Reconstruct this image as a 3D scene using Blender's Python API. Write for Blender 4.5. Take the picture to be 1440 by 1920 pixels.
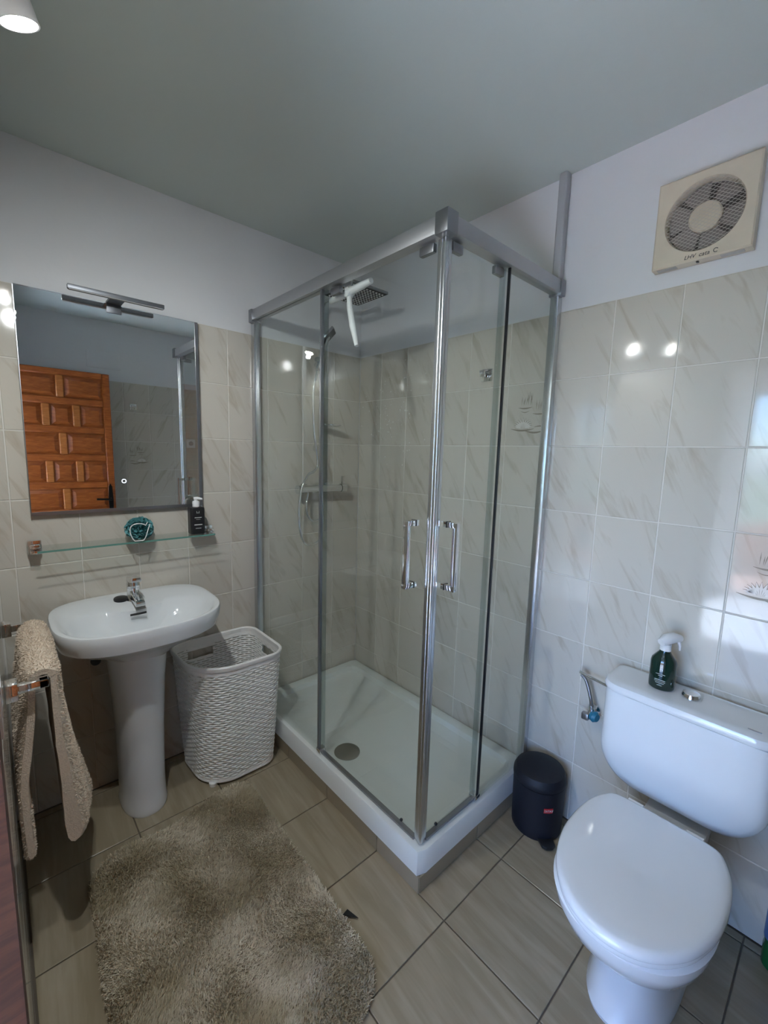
import bpy, bmesh, math, random
from mathutils import Vector, Matrix, noise

random.seed(7)
for o in list(bpy.data.objects):
    bpy.data.objects.remove(o)
SC = bpy.context.scene
COL = SC.collection
PI = math.pi

# ------------------------------------------------------------------ camera
CAM_LOC = Vector((-1.638, -2.044, 1.4577))
YAW, PITCH, ROLL, FPX = 0.73722, -0.13492, 0.0272, 807.7
f_ = Vector((math.sin(YAW) * math.cos(PITCH), math.cos(YAW) * math.cos(PITCH), math.sin(PITCH)))
r_ = Vector((math.cos(YAW), -math.sin(YAW), 0))
u_ = r_.cross(f_)
r2 = r_ * math.cos(ROLL) + u_ * math.sin(ROLL)
u2 = u_ * math.cos(ROLL) - r_ * math.sin(ROLL)
cd = bpy.data.cameras.new('camera')
cd.sensor_fit = 'VERTICAL'
cd.sensor_height = 36.0
cd.lens = FPX / 1920 * 36.0
cd.clip_start = 0.005
cam = bpy.data.objects.new('camera', cd)
COL.objects.link(cam)
cam.matrix_world = Matrix(((r2.x, u2.x, -f_.x, CAM_LOC.x), (r2.y, u2.y, -f_.y, CAM_LOC.y), (r2.z, u2.z, -f_.z, CAM_LOC.z), (0, 0, 0, 1)))
SC.camera = cam

# ------------------------------------------------------------------ sky, daylight, exposure
W = bpy.data.worlds.new('sky')
SC.world = W
W.use_nodes = True
nt = W.node_tree
nt.nodes.clear()
sk = nt.nodes.new('ShaderNodeTexSky')
sk.sky_type = 'NISHITA'
sk.sun_disc = False
sk.sun_elevation = math.radians(48)
sk.sun_rotation = math.radians(100)
bg = nt.nodes.new('ShaderNodeBackground')
bg.inputs['Strength'].default_value = 2.2
wo = nt.nodes.new('ShaderNodeOutputWorld')
wb_ = nt.nodes.new('ShaderNodeMix'); wb_.data_type = 'RGBA'; wb_.blend_type = 'MULTIPLY'; wb_.inputs[0].default_value = 1
wb_.inputs[7].default_value = (.74, .98, 1.42, 1)     # camera balanced for the lamps, so daylight reads blue
nt.links.new(sk.outputs[0], wb_.inputs[6])
nt.links.new(wb_.outputs[2], bg.inputs[0])
nt.links.new(bg.outputs[0], wo.inputs[0])

SPOT_POWER = (15.0, 23.5)  # the two wall spots (their lamps are made with the fixture)
sun = bpy.data.lights.new('sun', 'SUN')
sun.energy = 76.0
sun.angle = math.radians(.55)
sun.color = (.80, .93, 1.15)
so_ = bpy.data.objects.new('sun', sun)
COL.objects.link(so_)
so_.location = (-8, -3.2, 6)
so_.rotation_euler = Vector((-.62, -.12, .77)).to_track_quat('Z', 'Y').to_euler()
# portal in the balcony door opening so that the sky light is sampled well
pl = bpy.data.lights.new('window_portal', 'AREA')
pl.shape = 'RECTANGLE'
pl.size, pl.size_y = 2.2, 2.1
pl.cycles.is_portal = True
po = bpy.data.objects.new('window_portal', pl)
COL.objects.link(po)
po.location = (-4.28, -2.17, 1.11)
po.rotation_euler = (0, -PI / 2, 0)

SC.view_settings.view_transform = 'Standard'
SC.view_settings.look = 'None'
SC.view_settings.exposure = 0.0
SC.view_settings.gamma = 1.0
SC.view_settings.use_curve_mapping = False
SC.cycles.max_bounces = 8
SC.cycles.diffuse_bounces = 4
SC.cycles.glossy_bounces = 5
SC.cycles.transparent_max_bounces = 24
SC.cycles.use_denoising = True
SC.cycles.caustics_reflective = False
SC.cycles.caustics_refractive = False
SC.cycles.sample_clamp_indirect = 60.0

# ------------------------------------------------------------------ materials
def newmat(name):
    m = bpy.data.materials.new(name)
    m.use_nodes = True
    n = m.node_tree
    b = n.nodes['Principled BSDF']
    return m, n, b

def plain(name, col, rough=.5, metal=0.0, ior=1.5, bump=0.0, bscale=60, coat=0.0, var=0.0):
    m, n, b = newmat(name)
    b.inputs['Base Color'].default_value = (*col, 1)
    b.inputs['Roughness'].default_value = rough
    b.inputs['Metallic'].default_value = metal
    b.inputs['IOR'].default_value = ior
    b.inputs['Coat Weight'].default_value = coat
    b.inputs['Coat Roughness'].default_value = .05
    if bump or var:
        tc = n.nodes.new('ShaderNodeTexCoord')
        nz = n.nodes.new('ShaderNodeTexNoise')
        nz.inputs['Scale'].default_value = bscale
        nz.inputs['Detail'].default_value = 4
        n.links.new(tc.outputs['Object'], nz.inputs['Vector'])
        if bump:
            bp = n.nodes.new('ShaderNodeBump')
            bp.inputs['Strength'].default_value = bump
            bp.inputs['Distance'].default_value = .01
            n.links.new(nz.outputs['Fac'], bp.inputs['Height'])
            n.links.new(bp.outputs[0], b.inputs['Normal'])
        if var:
            rp = n.nodes.new('ShaderNodeValToRGB')
            rp.color_ramp.elements[0].position = .3
            rp.color_ramp.elements[1].position = .7
            rp.color_ramp.elements[0].color = (*[c * (1 - var) for c in col], 1)
            rp.color_ramp.elements[1].color = (*[min(1, c * (1 + var)) for c in col], 1)
            n.links.new(nz.outputs['Fac'], rp.inputs[0])
            n.links.new(rp.outputs[0], b.inputs['Base Color'])
    return m

def vein_tile(name, base, vein, rough, angle, scale=(26, 4.0), lo=.52, hi=.72, bump=.02):
    """glazed tile: base colour with slanting veins, every tile shifted by its own random number"""
    m, n, b = newmat(name)
    uv = n.nodes.new('ShaderNodeUVMap')
    oi = n.nodes.new('ShaderNodeObjectInfo')
    cmb = n.nodes.new('ShaderNodeCombineXYZ')
    mul = n.nodes.new('ShaderNodeMath'); mul.operation = 'MULTIPLY'; mul.inputs[1].default_value = 37.0
    n.links.new(oi.outputs['Random'], mul.inputs[0])
    n.links.new(mul.outputs[0], cmb.inputs[0]); n.links.new(mul.outputs[0], cmb.inputs[2])
    rot = n.nodes.new('ShaderNodeMapping')
    rot.inputs['Rotation'].default_value = (0, 0, angle)
    n.links.new(uv.outputs[0], rot.inputs[0])
    sc = n.nodes.new('ShaderNodeMapping')
    sc.inputs['Scale'].default_value = (scale[0], scale[1], 1)
    n.links.new(rot.outputs[0], sc.inputs[0])
    add = n.nodes.new('ShaderNodeVectorMath'); add.operation = 'ADD'
    n.links.new(sc.outputs[0], add.inputs[0]); n.links.new(cmb.outputs[0], add.inputs[1])
    nz = n.nodes.new('ShaderNodeTexNoise')
    nz.inputs['Scale'].default_value = 1.0
    nz.inputs['Detail'].default_value = 3.5
    nz.inputs['Roughness'].default_value = .55
    nz.inputs['Distortion'].default_value = .6
    n.links.new(add.outputs[0], nz.inputs['Vector'])
    rp = n.nodes.new('ShaderNodeValToRGB')
    e = rp.color_ramp.elements
    e[0].position = lo; e[0].color = (*base, 1)
    e[1].position = hi; e[1].color = (*vein, 1)
    n.links.new(nz.outputs['Fac'], rp.inputs[0])
    # slight tone change from tile to tile
    hs = n.nodes.new('ShaderNodeHueSaturation')
    mr = n.nodes.new('ShaderNodeMapRange'); mr.inputs[3].default_value = .95; mr.inputs[4].default_value = 1.04
    n.links.new(oi.outputs['Random'], mr.inputs[0]); n.links.new(mr.outputs[0], hs.inputs['Value'])
    n.links.new(rp.outputs[0], hs.inputs['Color'])
    n.links.new(hs.outputs[0], b.inputs['Base Color'])
    b.inputs['Roughness'].default_value = rough
    b.inputs['IOR'].default_value = 1.52
    n2 = n.nodes.new('ShaderNodeTexNoise'); n2.inputs['Scale'].default_value = 14; n2.inputs['Detail'].default_value = 1
    n.links.new(uv.outputs[0], n2.inputs['Vector'])
    bp = n.nodes.new('ShaderNodeBump'); bp.inputs['Strength'].default_value = bump; bp.inputs['Distance'].default_value = .01
    n.links.new(n2.outputs['Fac'], bp.inputs['Height']); n.links.new(bp.outputs[0], b.inputs['Normal'])
    return m

def glass_mat(name, tint):
    """clear pane: transparent with mirror reflection growing towards grazing angles"""
    m = bpy.data.materials.new(name); m.use_nodes = True
    n = m.node_tree; n.nodes.clear()
    tr = n.nodes.new('ShaderNodeBsdfTransparent'); tr.inputs[0].default_value = (*tint, 1)
    gl = n.nodes.new('ShaderNodeBsdfGlossy'); gl.inputs['Roughness'].default_value = .01
    lw = n.nodes.new('ShaderNodeLayerWeight'); pw = n.nodes.new('ShaderNodeMath'); pw.operation = 'POWER'; pw.inputs[1].default_value = 5
    fr = n.nodes.new('ShaderNodeMath'); fr.operation = 'MULTIPLY_ADD'; fr.inputs[1].default_value = .96; fr.inputs[2].default_value = .035
    n.links.new(lw.outputs['Facing'], pw.inputs[0]); n.links.new(pw.outputs[0], fr.inputs[0])
    mx = n.nodes.new('ShaderNodeMixShader'); out = n.nodes.new('ShaderNodeOutputMaterial')
    n.links.new(fr.outputs[0], mx.inputs[0]); n.links.new(tr.outputs[0], mx.inputs[1]); n.links.new(gl.outputs[0], mx.inputs[2])
    n.links.new(mx.outputs[0], out.inputs[0])
    return m

def emit(name, col, s):
    m, n, b = newmat(name)
    b.inputs['Base Color'].default_value = (*col, 1)
    b.inputs['Emission Color'].default_value = (*col, 1)
    b.inputs['Emission Strength'].default_value = s
    return m

def wood(name, c1, c2, rough=.3):
    m, n, b = newmat(name)
    tc = n.nodes.new('ShaderNodeTexCoord'); mp = n.nodes.new('ShaderNodeMapping')
    mp.inputs['Scale'].default_value = (9, 9, 60)
    nz = n.nodes.new('ShaderNodeTexNoise'); nz.inputs['Scale'].default_value = 1.5; nz.inputs['Detail'].default_value = 5; nz.inputs['Distortion'].default_value = .8
    rp = n.nodes.new('ShaderNodeValToRGB')
    rp.color_ramp.elements[0].position = .35; rp.color_ramp.elements[0].color = (*c1, 1)
    rp.color_ramp.elements[1].position = .68; rp.color_ramp.elements[1].color = (*c2, 1)
    n.links.new(tc.outputs['Object'], mp.inputs[0]); n.links.new(mp.outputs[0], nz.inputs['Vector'])
    n.links.new(nz.outputs['Fac'], rp.inputs[0]); n.links.new(rp.outputs[0], b.inputs['Base Color'])
    b.inputs['Roughness'].default_value = rough
    return m

M = dict(
    tile=vein_tile('wall_tile_glaze', (.60, .565, .50), (.46, .405, .325), .07, math.radians(-28), lo=.54, hi=.76),
    floor=vein_tile('floor_tile', (.30, .25, .17), (.385, .325, .235), .24, math.radians(4), scale=(30, 3), lo=.4, hi=.7),
    grout=plain('white_grout', (.72, .69, .64), .7),
    fgrout=plain('floor_grout', (.13, .105, .08), .8),
    plaster=plain('white_plaster', (.72, .73, .75), .75, bump=.08, bscale=40),
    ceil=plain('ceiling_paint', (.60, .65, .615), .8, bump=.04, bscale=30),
    ceramic=plain('white_ceramic', (.76, .785, .81), .06, coat=.3),
    tray=plain('tray_acrylic', (.76, .79, .77), .28, bump=.03, bscale=90),
    chrome=plain('chrome', (.80, .81, .82), .06, 1.0),
    alu=plain('satin_aluminium', (.62, .64, .66), .26, 1.0),
    alud=plain('grey_aluminium', (.33, .34, .36), .35, 1.0),
    rail=plain('matt_aluminium', (.50, .51, .53), .42, 1.0),
    lampgrey=plain('lamp_grey', (.19, .20, .22), .42, .8),
    seal=glass_mat('seal_plastic', (.80, .84, .84)),
    steel=plain('brushed_steel', (.36, .36, .34), .3, 1.0),
    mirror=plain('mirror_silver', (.86, .88, .87), .0, 1.0),
    glass=glass_mat('shower_glass', (.955, .972, .962)),
    sglass=glass_mat('shelf_glass', (.955, .985, .975)),
    wglass=glass_mat('window_glass', (.97, .98, .98)),
    sedge=plain('glass_edge_green', (.12, .27, .23), .1),
    black=plain('black_plastic', (.012, .012, .014), .35),
    navy=plain('navy_plastic', (.0025, .0035, .010), .6),
    white=plain('white_plastic', (.78, .78, .78), .3),
    hamper=plain('hamper_plastic', (.90, .89, .87), .42),
    cream=plain('cream_plastic', (.66, .58, .46), .4, var=.06, bscale=9),
    creamd=plain('cream_label', (.45, .43, .40), .4),
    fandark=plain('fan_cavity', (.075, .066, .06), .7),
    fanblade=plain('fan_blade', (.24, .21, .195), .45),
    wire=plain('fan_wire', (.62, .58, .52), .4, .0),
    towel=plain('towel_terry', (.74, .62, .50), .95, bump=.35, bscale=260, var=.08),
    rugbase=plain('rug_backing', (.36, .30, .21), .95),
    teal=plain('teal_mesh', (.10, .31, .33), .6),
    green=plain('green_glass', (.004, .022, .016), .06, coat=.5),
    cleaner=plain('green_cleaner', (.01, .12, .03), .12),
    clabel=plain('blue_label', (.10, .20, .42), .4),
    bluecap=plain('blue_cap', (.02, .16, .26), .25),
    red=plain('red_label', (.45, .02, .03), .5),
    print=plain('pale_print', (.55, .57, .56), .5),
    dprint=plain('dark_print', (.04, .04, .045), .5),
    doorw=wood('door_wood', (.32, .075, .014), (.50, .14, .03), .3),
    doorl=wood('door_wood_pale', (.48, .15, .032), (.64, .23, .06), .32),
    frame=wood('frame_wood', (.06, .02, .009), (.10, .034, .015), .75),
    iron=plain('black_iron', (.012, .011, .011), .4, .5),
    motifd=plain('lily_line', (.22, .19, .14), .3),
    motifw=plain('lily_petal', (.70, .68, .64), .2),
    motifo=plain('lily_wash', (.50, .45, .33), .2),
    ring=emit('touch_ring_glow', (.75, .85, 1), 2.2),
    bulb=emit('spot_bulb', (1, .97, .92), 60),
    bedfloor=plain('bedroom_floor', (.76, .75, .74), .12),
    bedwall=plain('bedroom_wall', (.84, .83, .81), .8),
    terracotta=plain('terracotta', (.42, .17, .09), .7, var=.2, bscale=8),
    garden=plain('garden_green', (.10, .14, .06), .9, var=.4, bscale=.6),
)
def pile_mat():
    m, n, b = newmat('rug_pile')
    tc = n.nodes.new('ShaderNodeTexCoord'); nz = n.nodes.new('ShaderNodeTexNoise')
    nz.inputs['Scale'].default_value = 4.2; nz.inputs['Detail'].default_value = 5
    n.links.new(tc.outputs['Object'], nz.inputs['Vector'])
    rp = n.nodes.new('ShaderNodeValToRGB')
    rp.color_ramp.elements[0].position = .42; rp.color_ramp.elements[0].color = (.56, .48, .33, 1)
    rp.color_ramp.elements[1].position = .60; rp.color_ramp.elements[1].color = (.88, .80, .66, 1)
    n.links.new(nz.outputs['Fac'], rp.inputs[0]); n.links.new(rp.outputs[0], b.inputs['Base Color'])
    b.inputs['Roughness'].default_value = .8
    return m
M['pile'] = pile_mat()

# ------------------------------------------------------------------ helpers
ORG = {}
def tag(o, label=None, cat=None, group=None, kind=None):
    if label: o['label'] = label
    if cat: o['category'] = cat
    if group: o['group'] = group
    if kind: o['kind'] = kind
    return o

def thing(name, loc, label, cat, group=None, kind=None):
    o = bpy.data.objects.new(name, None)
    COL.objects.link(o)
    o.empty_display_size = .05
    o.location = loc
    ORG[o] = Vector(loc)
    return tag(o, label, cat, group, kind)

def link(name, me, parent, origin):
    o = bpy.data.objects.new(name, me)
    COL.objects.link(o)
    origin = Vector(origin)
    ORG[o] = origin
    if parent is not None:
        o.parent = parent
        o.location = origin - ORG[parent]
    else:
        o.location = origin
    return o

class MB:
    """collects geometry in world coordinates"""
    def __init__(s):
        s.v, s.f, s.mi, s.cur = [], [], [], 0
    def add(s, vs, fs):
        k = len(s.v)
        s.v += [tuple(v) for v in vs]
        for f in fs:
            s.f.append([i + k for i in f]); s.mi.append(s.cur)
        return s
    def box(s, lo, hi, rot=None, piv=None):
        x0, y0, z0 = lo; x1, y1, z1 = hi
        vs = [Vector(v) for v in ((x0,y0,z0),(x1,y0,z0),(x1,y1,z0),(x0,y1,z0),(x0,y0,z1),(x1,y0,z1),(x1,y1,z1),(x0,y1,z1))]
        if rot is not None:
            p = Vector(piv) if piv is not None else sum(vs, Vector()) / 8
            vs = [rot @ (v - p) + p for v in vs]
        return s.add(vs, [(0,3,2,1),(4,5,6,7),(0,1,5,4),(1,2,6,5),(2,3,7,6),(3,0,4,7)])
    def cbox(s, c, size, **k):
        return s.box([c[i] - size[i] / 2 for i in range(3)], [c[i] + size[i] / 2 for i in range(3)], **k)
    def loft(s, rings, cap0=True, cap1=True, closed=True):
        n = len(rings[0]); k = len(s.v)
        vs = [p for r in rings for p in r]; fs = []
        for i in range(len(rings) - 1):
            for j in range(n if closed else n - 1):
                a, b = i * n + j, i * n + (j + 1) % n
                fs.append((a, b, b + n, a + n))
        if cap0: fs.append(tuple(reversed(range(n))))
        if cap1: fs.append(tuple(range((len(rings) - 1) * n, len(rings) * n)))
        return s.add(vs, fs)
    def tube(s, pts, r, n=10, cap=True):
        pts = [Vector(p) for p in pts]
        rs = r if isinstance(r, (list, tuple)) else [r] * len(pts)
        rings = []; up = None
        for i, p in enumerate(pts):
            t = (pts[min(i + 1, len(pts) - 1)] - pts[max(i - 1, 0)]).normalized()
            if up is None:
                up = t.orthogonal().normalized()
            up = (up - t * up.dot(t)).normalized()
            w = t.cross(up)
            rings.append([p + (up * math.cos(2 * PI * j / n) + w * math.sin(2 * PI * j / n)) * rs[i] for j in range(n)])
        return s.loft(rings, cap, cap)
    def lathe(s, prof, c, axis=(0, 0, 1), n=28, cap=True):
        """prof: (radius, height along axis)"""
        ax = Vector(axis).normalized(); a = ax.orthogonal().normalized(); b = ax.cross(a); c = Vector(c)
        rings = [[c + ax * h + (a * math.cos(2 * PI * j / n) + b * math.sin(2 * PI * j / n)) * max(r, 1e-5) for j in range(n)] for r, h in prof]
        return s.loft(rings, cap, cap)
    def sphere(s, c, r, n=12, sq=(1, 1, 1)):
        k = max(6, n // 2)
        rings = [[Vector(c) + Vector((math.cos(2*PI*j/n) * math.sin(PI*i/k) * r * sq[0], math.sin(2*PI*j/n) * math.sin(PI*i/k) * r * sq[1], -math.cos(PI*i/k) * r * sq[2])) for j in range(n)] for i in range(1, k)]
        return s.loft(rings)
    def build(s, name, mat, parent=None, smooth=False, bevel=0, seg=2, origin=None, mats=None):
        vs = [Vector(v) for v in s.v]
        lo = Vector([min(v[i] for v in vs) for i in range(3)]); hi = Vector([max(v[i] for v in vs) for i in range(3)])
        og = Vector(origin) if origin is not None else ((lo + hi) / 2 if parent is not None else Vector(((lo.x + hi.x) / 2, (lo.y + hi.y) / 2, lo.z)))
        me = bpy.data.meshes.new(name)
        me.from_pydata([v - og for v in vs], [], s.f)
        for mm in (mats or [mat]): me.materials.append(mm)
        if mats:
            for p, i in zip(me.polygons, s.mi): p.material_index = i
        bm = bmesh.new(); bm.from_mesh(me)
        bmesh.ops.recalc_face_normals(bm, faces=bm.faces)
        if bevel:
            bmesh.ops.bevel(bm, geom=[e for e in bm.edges if e.calc_face_angle(0) > .6], offset=bevel, segments=seg, profile=.6, affect='EDGES')
        bm.to_mesh(me); bm.free()
        if smooth or bevel:
            for p in me.polygons: p.use_smooth = True
            try: me.set_sharp_from_angle(angle=math.radians(38))
            except Exception: pass
        return link(name, me, parent, og)

def smooth_closed(pts, n):
    """closed Catmull-Rom through 2-D points, n samples"""
    out = []; m = len(pts)
    for i in range(n):
        t = i / n * m; k = int(t); t -= k
        p0, p1, p2, p3 = [Vector(pts[(k + d) % m]) for d in (-1, 0, 1, 2)]
        out.append(.5 * ((2 * p1) + (p2 - p0) * t + (2 * p0 - 5 * p1 + 4 * p2 - p3) * t * t + (3 * p1 - p0 - 3 * p2 + p3) * t ** 3))
    return out
def smooth_open(pts, n):
    pts = [Vector(p) for p in pts]; out = []; m = len(pts) - 1
    for i in range(n + 1):
        t = i / n * m; k = min(int(t), m - 1); t -= k
        p1, p2 = pts[k], pts[k + 1]; p0 = pts[k - 1] if k else p1 * 2 - p2; p3 = pts[k + 2] if k + 2 <= m else p2 * 2 - p1
        out.append(.5 * ((2 * p1) + (p2 - p0) * t + (2 * p0 - 5 * p1 + 4 * p2 - p3) * t * t + (3 * p1 - p0 - 3 * p2 + p3) * t ** 3))
    return out
def rounded_poly(corners, n=160):
    """corners: (x, y, radius) counter-clockwise; returns n points evenly along the outline"""
    path = []; m = len(corners)
    for i in range(m):
        p = Vector(corners[i][:2]); a = Vector(corners[i - 1][:2]); b = Vector(corners[(i + 1) % m][:2]); r = corners[i][2]
        da, db = (a - p).normalized(), (b - p).normalized()
        ang = da.angle(db); d = r / math.tan(ang / 2)
        s, e = p + da * d, p + db * d
        c = p + (da + db).normalized() * (r / math.sin(ang / 2))
        a0 = math.atan2(s.y - c.y, s.x - c.x); a1 = math.atan2(e.y - c.y, e.x - c.x)
        while a1 - a0 > PI: a1 -= 2 * PI
        while a1 - a0 < -PI: a1 += 2 * PI
        for k in range(13): path.append(c + Vector((math.cos(a0 + (a1 - a0) * k / 12), math.sin(a0 + (a1 - a0) * k / 12))) * r)
    L = [0]
    for i in range(len(path)): L.append(L[-1] + (path[(i + 1) % len(path)] - path[i]).length)
    out = []; k = 0
    for i in range(n):
        t = L[-1] * i / n
        while L[k + 1] < t: k += 1
        w = (t - L[k]) / max(1e-9, L[k + 1] - L[k])
        out.append(path[k].lerp(path[(k + 1) % len(path)], w))
    return out
def text_mesh(s, size, extrude=.0003):
    cu = bpy.data.curves.new('text', 'FONT'); cu.body = s; cu.size = size; cu.extrude = extrude; cu.align_x = 'CENTER'; cu.align_y = 'CENTER'
    o = bpy.data.objects.new('text', cu); COL.objects.link(o)
    dg = bpy.context.evaluated_depsgraph_get(); dg.update()
    me = bpy.data.meshes.new_from_object(o.evaluated_get(dg))
    bpy.data.objects.remove(o)
    return me
def place_text(name, s, size, mat, parent, loc, right, up, shear=0):
    me = text_mesh(s, size); me.materials.clear(); me.materials.append(mat)
    R = Vector(right).normalized(); U = Vector(up).normalized(); N = R.cross(U)
    for v in me.vertices:
        x, y, z = v.co; v.co = R * (x + shear * y) + U * y + N * z
    return link(name, me, parent, loc)

# ------------------------------------------------------------------ room shell
H, TT = 2.4845, 2.0055         # ceiling, top of the tiling
ROW, CW = TT / 8, .20227       # wall tile pitch
XL, YF = -1.657, -2.36         # tile faces of the left and front walls
DY0, DY1, DZ = -2.125, -1.425, 2.045   # doorway in the left wall
T = .004                       # tile face stands this far in front of the plaster

def struct(name, mb, mat, parent=None, **k):
    o = mb.build(name, mat, parent, **k)
    if parent is None: o['kind'] = 'structure'
    return o

back = struct('wall_back', MB().box((XL - .1, T, 0), (.1, .12, H)), M['plaster'])
tag(back, 'white plastered wall with beige tiles behind mirror and washbasin', 'wall')
right = struct('wall_right', MB().box((T, -2.5, 0), (.12, T, H)), M['plaster'])
tag(right, 'white plastered wall with beige tiles behind the toilet', 'wall')
front = struct('wall_front', MB().box((XL - .1, YF - .12, 0), (.1, YF - T, H)), M['plaster'])
tag(front, 'tiled wall behind the open door, seen in the mirror', 'wall')
mb = MB().box((XL - .11, DY1, 0), (XL - T, T, H)).box((XL - .11, DY0, DZ), (XL - T, DY1, H)).box((XL - .11, YF - .1, 0), (XL - T, DY0, H))
left = struct('wall_left', mb, M['plaster'])
tag(left, 'tiled wall with the towel rail, seen almost edge on', 'wall')
floor = struct('floor', MB().box((XL - .1, YF - .1, -.1), (.1, .1, -.0035)), M['fgrout'])
tag(floor, 'brown square tiled bathroom floor', 'floor')
ceil = struct('ceiling', MB().box((XL - .11, YF - .12, H), (.12, .12, H + .1)), M['ceil'])
tag(ceil, 'plain white ceiling in grey shade', 'ceiling')

# grout beds
struct('grout_bed', MB().box((XL, .0018, 0), (0, T, TT)), M['grout'], back)
struct('grout_bed', MB().box((.0018, -2.36, 0), (T, 0, TT)), M['grout'], right)
struct('grout_bed', MB().box((XL, YF - T, 0), (0, YF - .0018, TT)), M['grout'], front)
struct('grout_bed', MB().box((XL - T, DY1 + .07, 0), (XL - .0018, 0, TT)), M['grout'], left)

TILES = {}
def tile_mesh(w, h, kind, mat, thick=.006, gap=.0034, bev=.0016):
    """a tile with pillowed edges lying in its own plane; kind says which way it faces"""
    key = (round(w, 4), round(h, 4), kind, mat.name)
    if key in TILES: return TILES[key]
    a, b = (w - gap) / 2, (h - gap) / 2
    co = []
    for d, z in ((0, -thick), (0, -bev * .7), (bev, 0)):
        co += [(-a + d, -b + d, z), (a - d, -b + d, z), (a - d, b - d, z), (-a + d, b - d, z)]
    fs = [(8, 9, 10, 11)]
    for r in (0, 4):
        for j in range(4):
            fs.append((r + j, r + (j + 1) % 4, r + 4 + (j + 1) % 4, r + 4 + j))
    B = {'back': (Vector((1,0,0)), Vector((0,0,1)), Vector((0,-1,0))), 'right': (Vector((0,-1,0)), Vector((0,0,1)), Vector((-1,0,0))),
         'front': (Vector((-1,0,0)), Vector((0,0,1)), Vector((0,1,0))), 'left': (Vector((0,1,0)), Vector((0,0,1)), Vector((1,0,0))),
         'floor': (Vector((1,0,0)), Vector((0,1,0)), Vector((0,0,1)))}[kind]
    me = bpy.data.meshes.new('tile')
    me.from_pydata([B[0] * x + B[1] * y + B[2] * z for x, y, z in co], [], fs)
    uvl = me.uv_layers.new(name='UVMap')
    for lp in me.loops:
        x, y, z = co[lp.vertex_index]; uvl.data[lp.index].uv = (x, y)
    me.materials.append(mat)
    TILES[key] = me
    return me

def spans(a, b, anchor, pitch):
    k = math.ceil((a - anchor) / pitch + 1e-6)
    cuts = [a]
    while anchor + k * pitch < b - 1e-6:
        c = anchor + k * pitch
        if c - a > .012 and b - c > .012: cuts.append(c)
        k += 1
    cuts.append(b)
    return list(zip(cuts[:-1], cuts[1:]))
rows = [(i * ROW, (i + 1) * ROW) for i in range(8)]
tiles = {}
def put_tile(wall, kind, u0, u1, z0, z1):
    w, h, cu, cz = u1 - u0, z1 - z0, (u0 + u1) / 2, (z0 + z1) / 2
    loc = {'back': (cu, 0, cz), 'right': (0, cu, cz), 'front': (cu, YF, cz), 'left': (XL, cu, cz)}[kind]
    o = link('tile', tile_mesh(w, h, kind, M['tile']), wall, loc)
    tiles[(kind, round(cu, 2), round(cz, 2))] = o
    return o
for u0, u1 in spans(XL + .004, 0, -.793, CW):
    for z0, z1 in rows: put_tile(back, 'back', u0, u1, z0, z1)
for u0, u1 in spans(YF + .004, 0, -1.403, CW):
    for z0, z1 in rows: put_tile(right, 'right', u0, u1, z0, z1)
for u0, u1 in spans(XL + .004, -.004, -.558, CW):
    for z0, z1 in rows[2:]: put_tile(front, 'front', u0, u1, z0, z1)
for u0, u1 in spans(DY1 + .075, -.004, -.2, CW):
    for z0, z1 in rows: put_tile(left, 'left', u0, u1, z0, z1)
FP = .3215
for x0, x1 in spans(XL + .004, -.004, -.68, FP):
    for y0, y1 in spans(YF + .004, -.004, -1.324, FP):
        if x0 > -.68 - .001 and y0 > -1.22: continue
        link('tile', tile_mesh(x1 - x0, y1 - y0, 'floor', M['floor'], gap=.004), floor, ((x0 + x1) / 2, (y0 + y1) / 2, 0))

# water lily prints on single tiles
def lily(parent, c, R, U, s=1.0):
    R, U = Vector(R), Vector(U); N = R.cross(U); c = Vector(c)
    mb = MB()
    def poly(pts, h):
        k = [c + R * x * s + U * y * s + N * h for x, y in pts]
        mb.add(k, [tuple(range(len(k)))])
    def blade(x, y, ang, l, w, h):
        d = (math.sin(ang), math.cos(ang)); q = (d[1], -d[0])
        poly([(x, y), (x + d[0]*l*.55 + q[0]*w, y + d[1]*l*.55 + q[1]*w), (x + d[0]*l, y + d[1]*l), (x + d[0]*l*.55 - q[0]*w, y + d[1]*l*.55 - q[1]*w)], h)
    rnd = random.Random(3)
    def stroke(x0, x1, y, w, dip):
        n = 8; up_, lo_ = [], []
        for i in range(n + 1):
            t = i / n; x = x0 + (x1 - x0) * t; yy = y - dip * math.sin(PI * t); ww = w * (.25 + math.sin(PI * t))
            up_.append((x, yy + ww)); lo_.append((x, yy - ww))
        poly(up_ + lo_[::-1], .0004)
    mb.cur = 0
    for i in range(9): blade(-.03 + .006 * i + rnd.uniform(-.003, .003), .035, rnd.uniform(-.25, .25), .03 + rnd.uniform(0, .035), .0013, .0004)
    for i in range(7): blade(.035 + .006 * i, .012, rnd.uniform(-.2, .2), .03 + rnd.uniform(0, .03), .0012, .0004)
    stroke(-.045, .015, .03, .0022, .004); stroke(-.035, .005, .016, .0012, .006); stroke(.02, .08, .004, .002, .003)
    for a in (-1.25, -1.0, -.75, -.5, -.25, 0, .25, .5, .75, 1.0, 1.25):
        ca_ = abs(a)
        mb.cur = 0; blade(-.02 + .010 * math.sin(a), -.053, a, .044 - ca_ * .008, .0052, .0004)
        mb.cur = 1; blade(-.02 + .010 * math.sin(a), -.054, a, .0425 - ca_ * .008, .0041, .0007)
    mb.cur = 0
    stroke(-.075, .03, -.056, .0028, .007); stroke(-.01, .075, -.064, .0028, .008); stroke(.03, .08, -.05, .0018, -.004)
    return mb.build('lily_print', None, parent, mats=[M['motifd'], M['motifw'], M['motifo']])
def near_tile(kind, u, z):
    return min((k for k in tiles if k[0] == kind), key=lambda k: abs(k[1] - u) + abs(k[2] - z))
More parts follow.
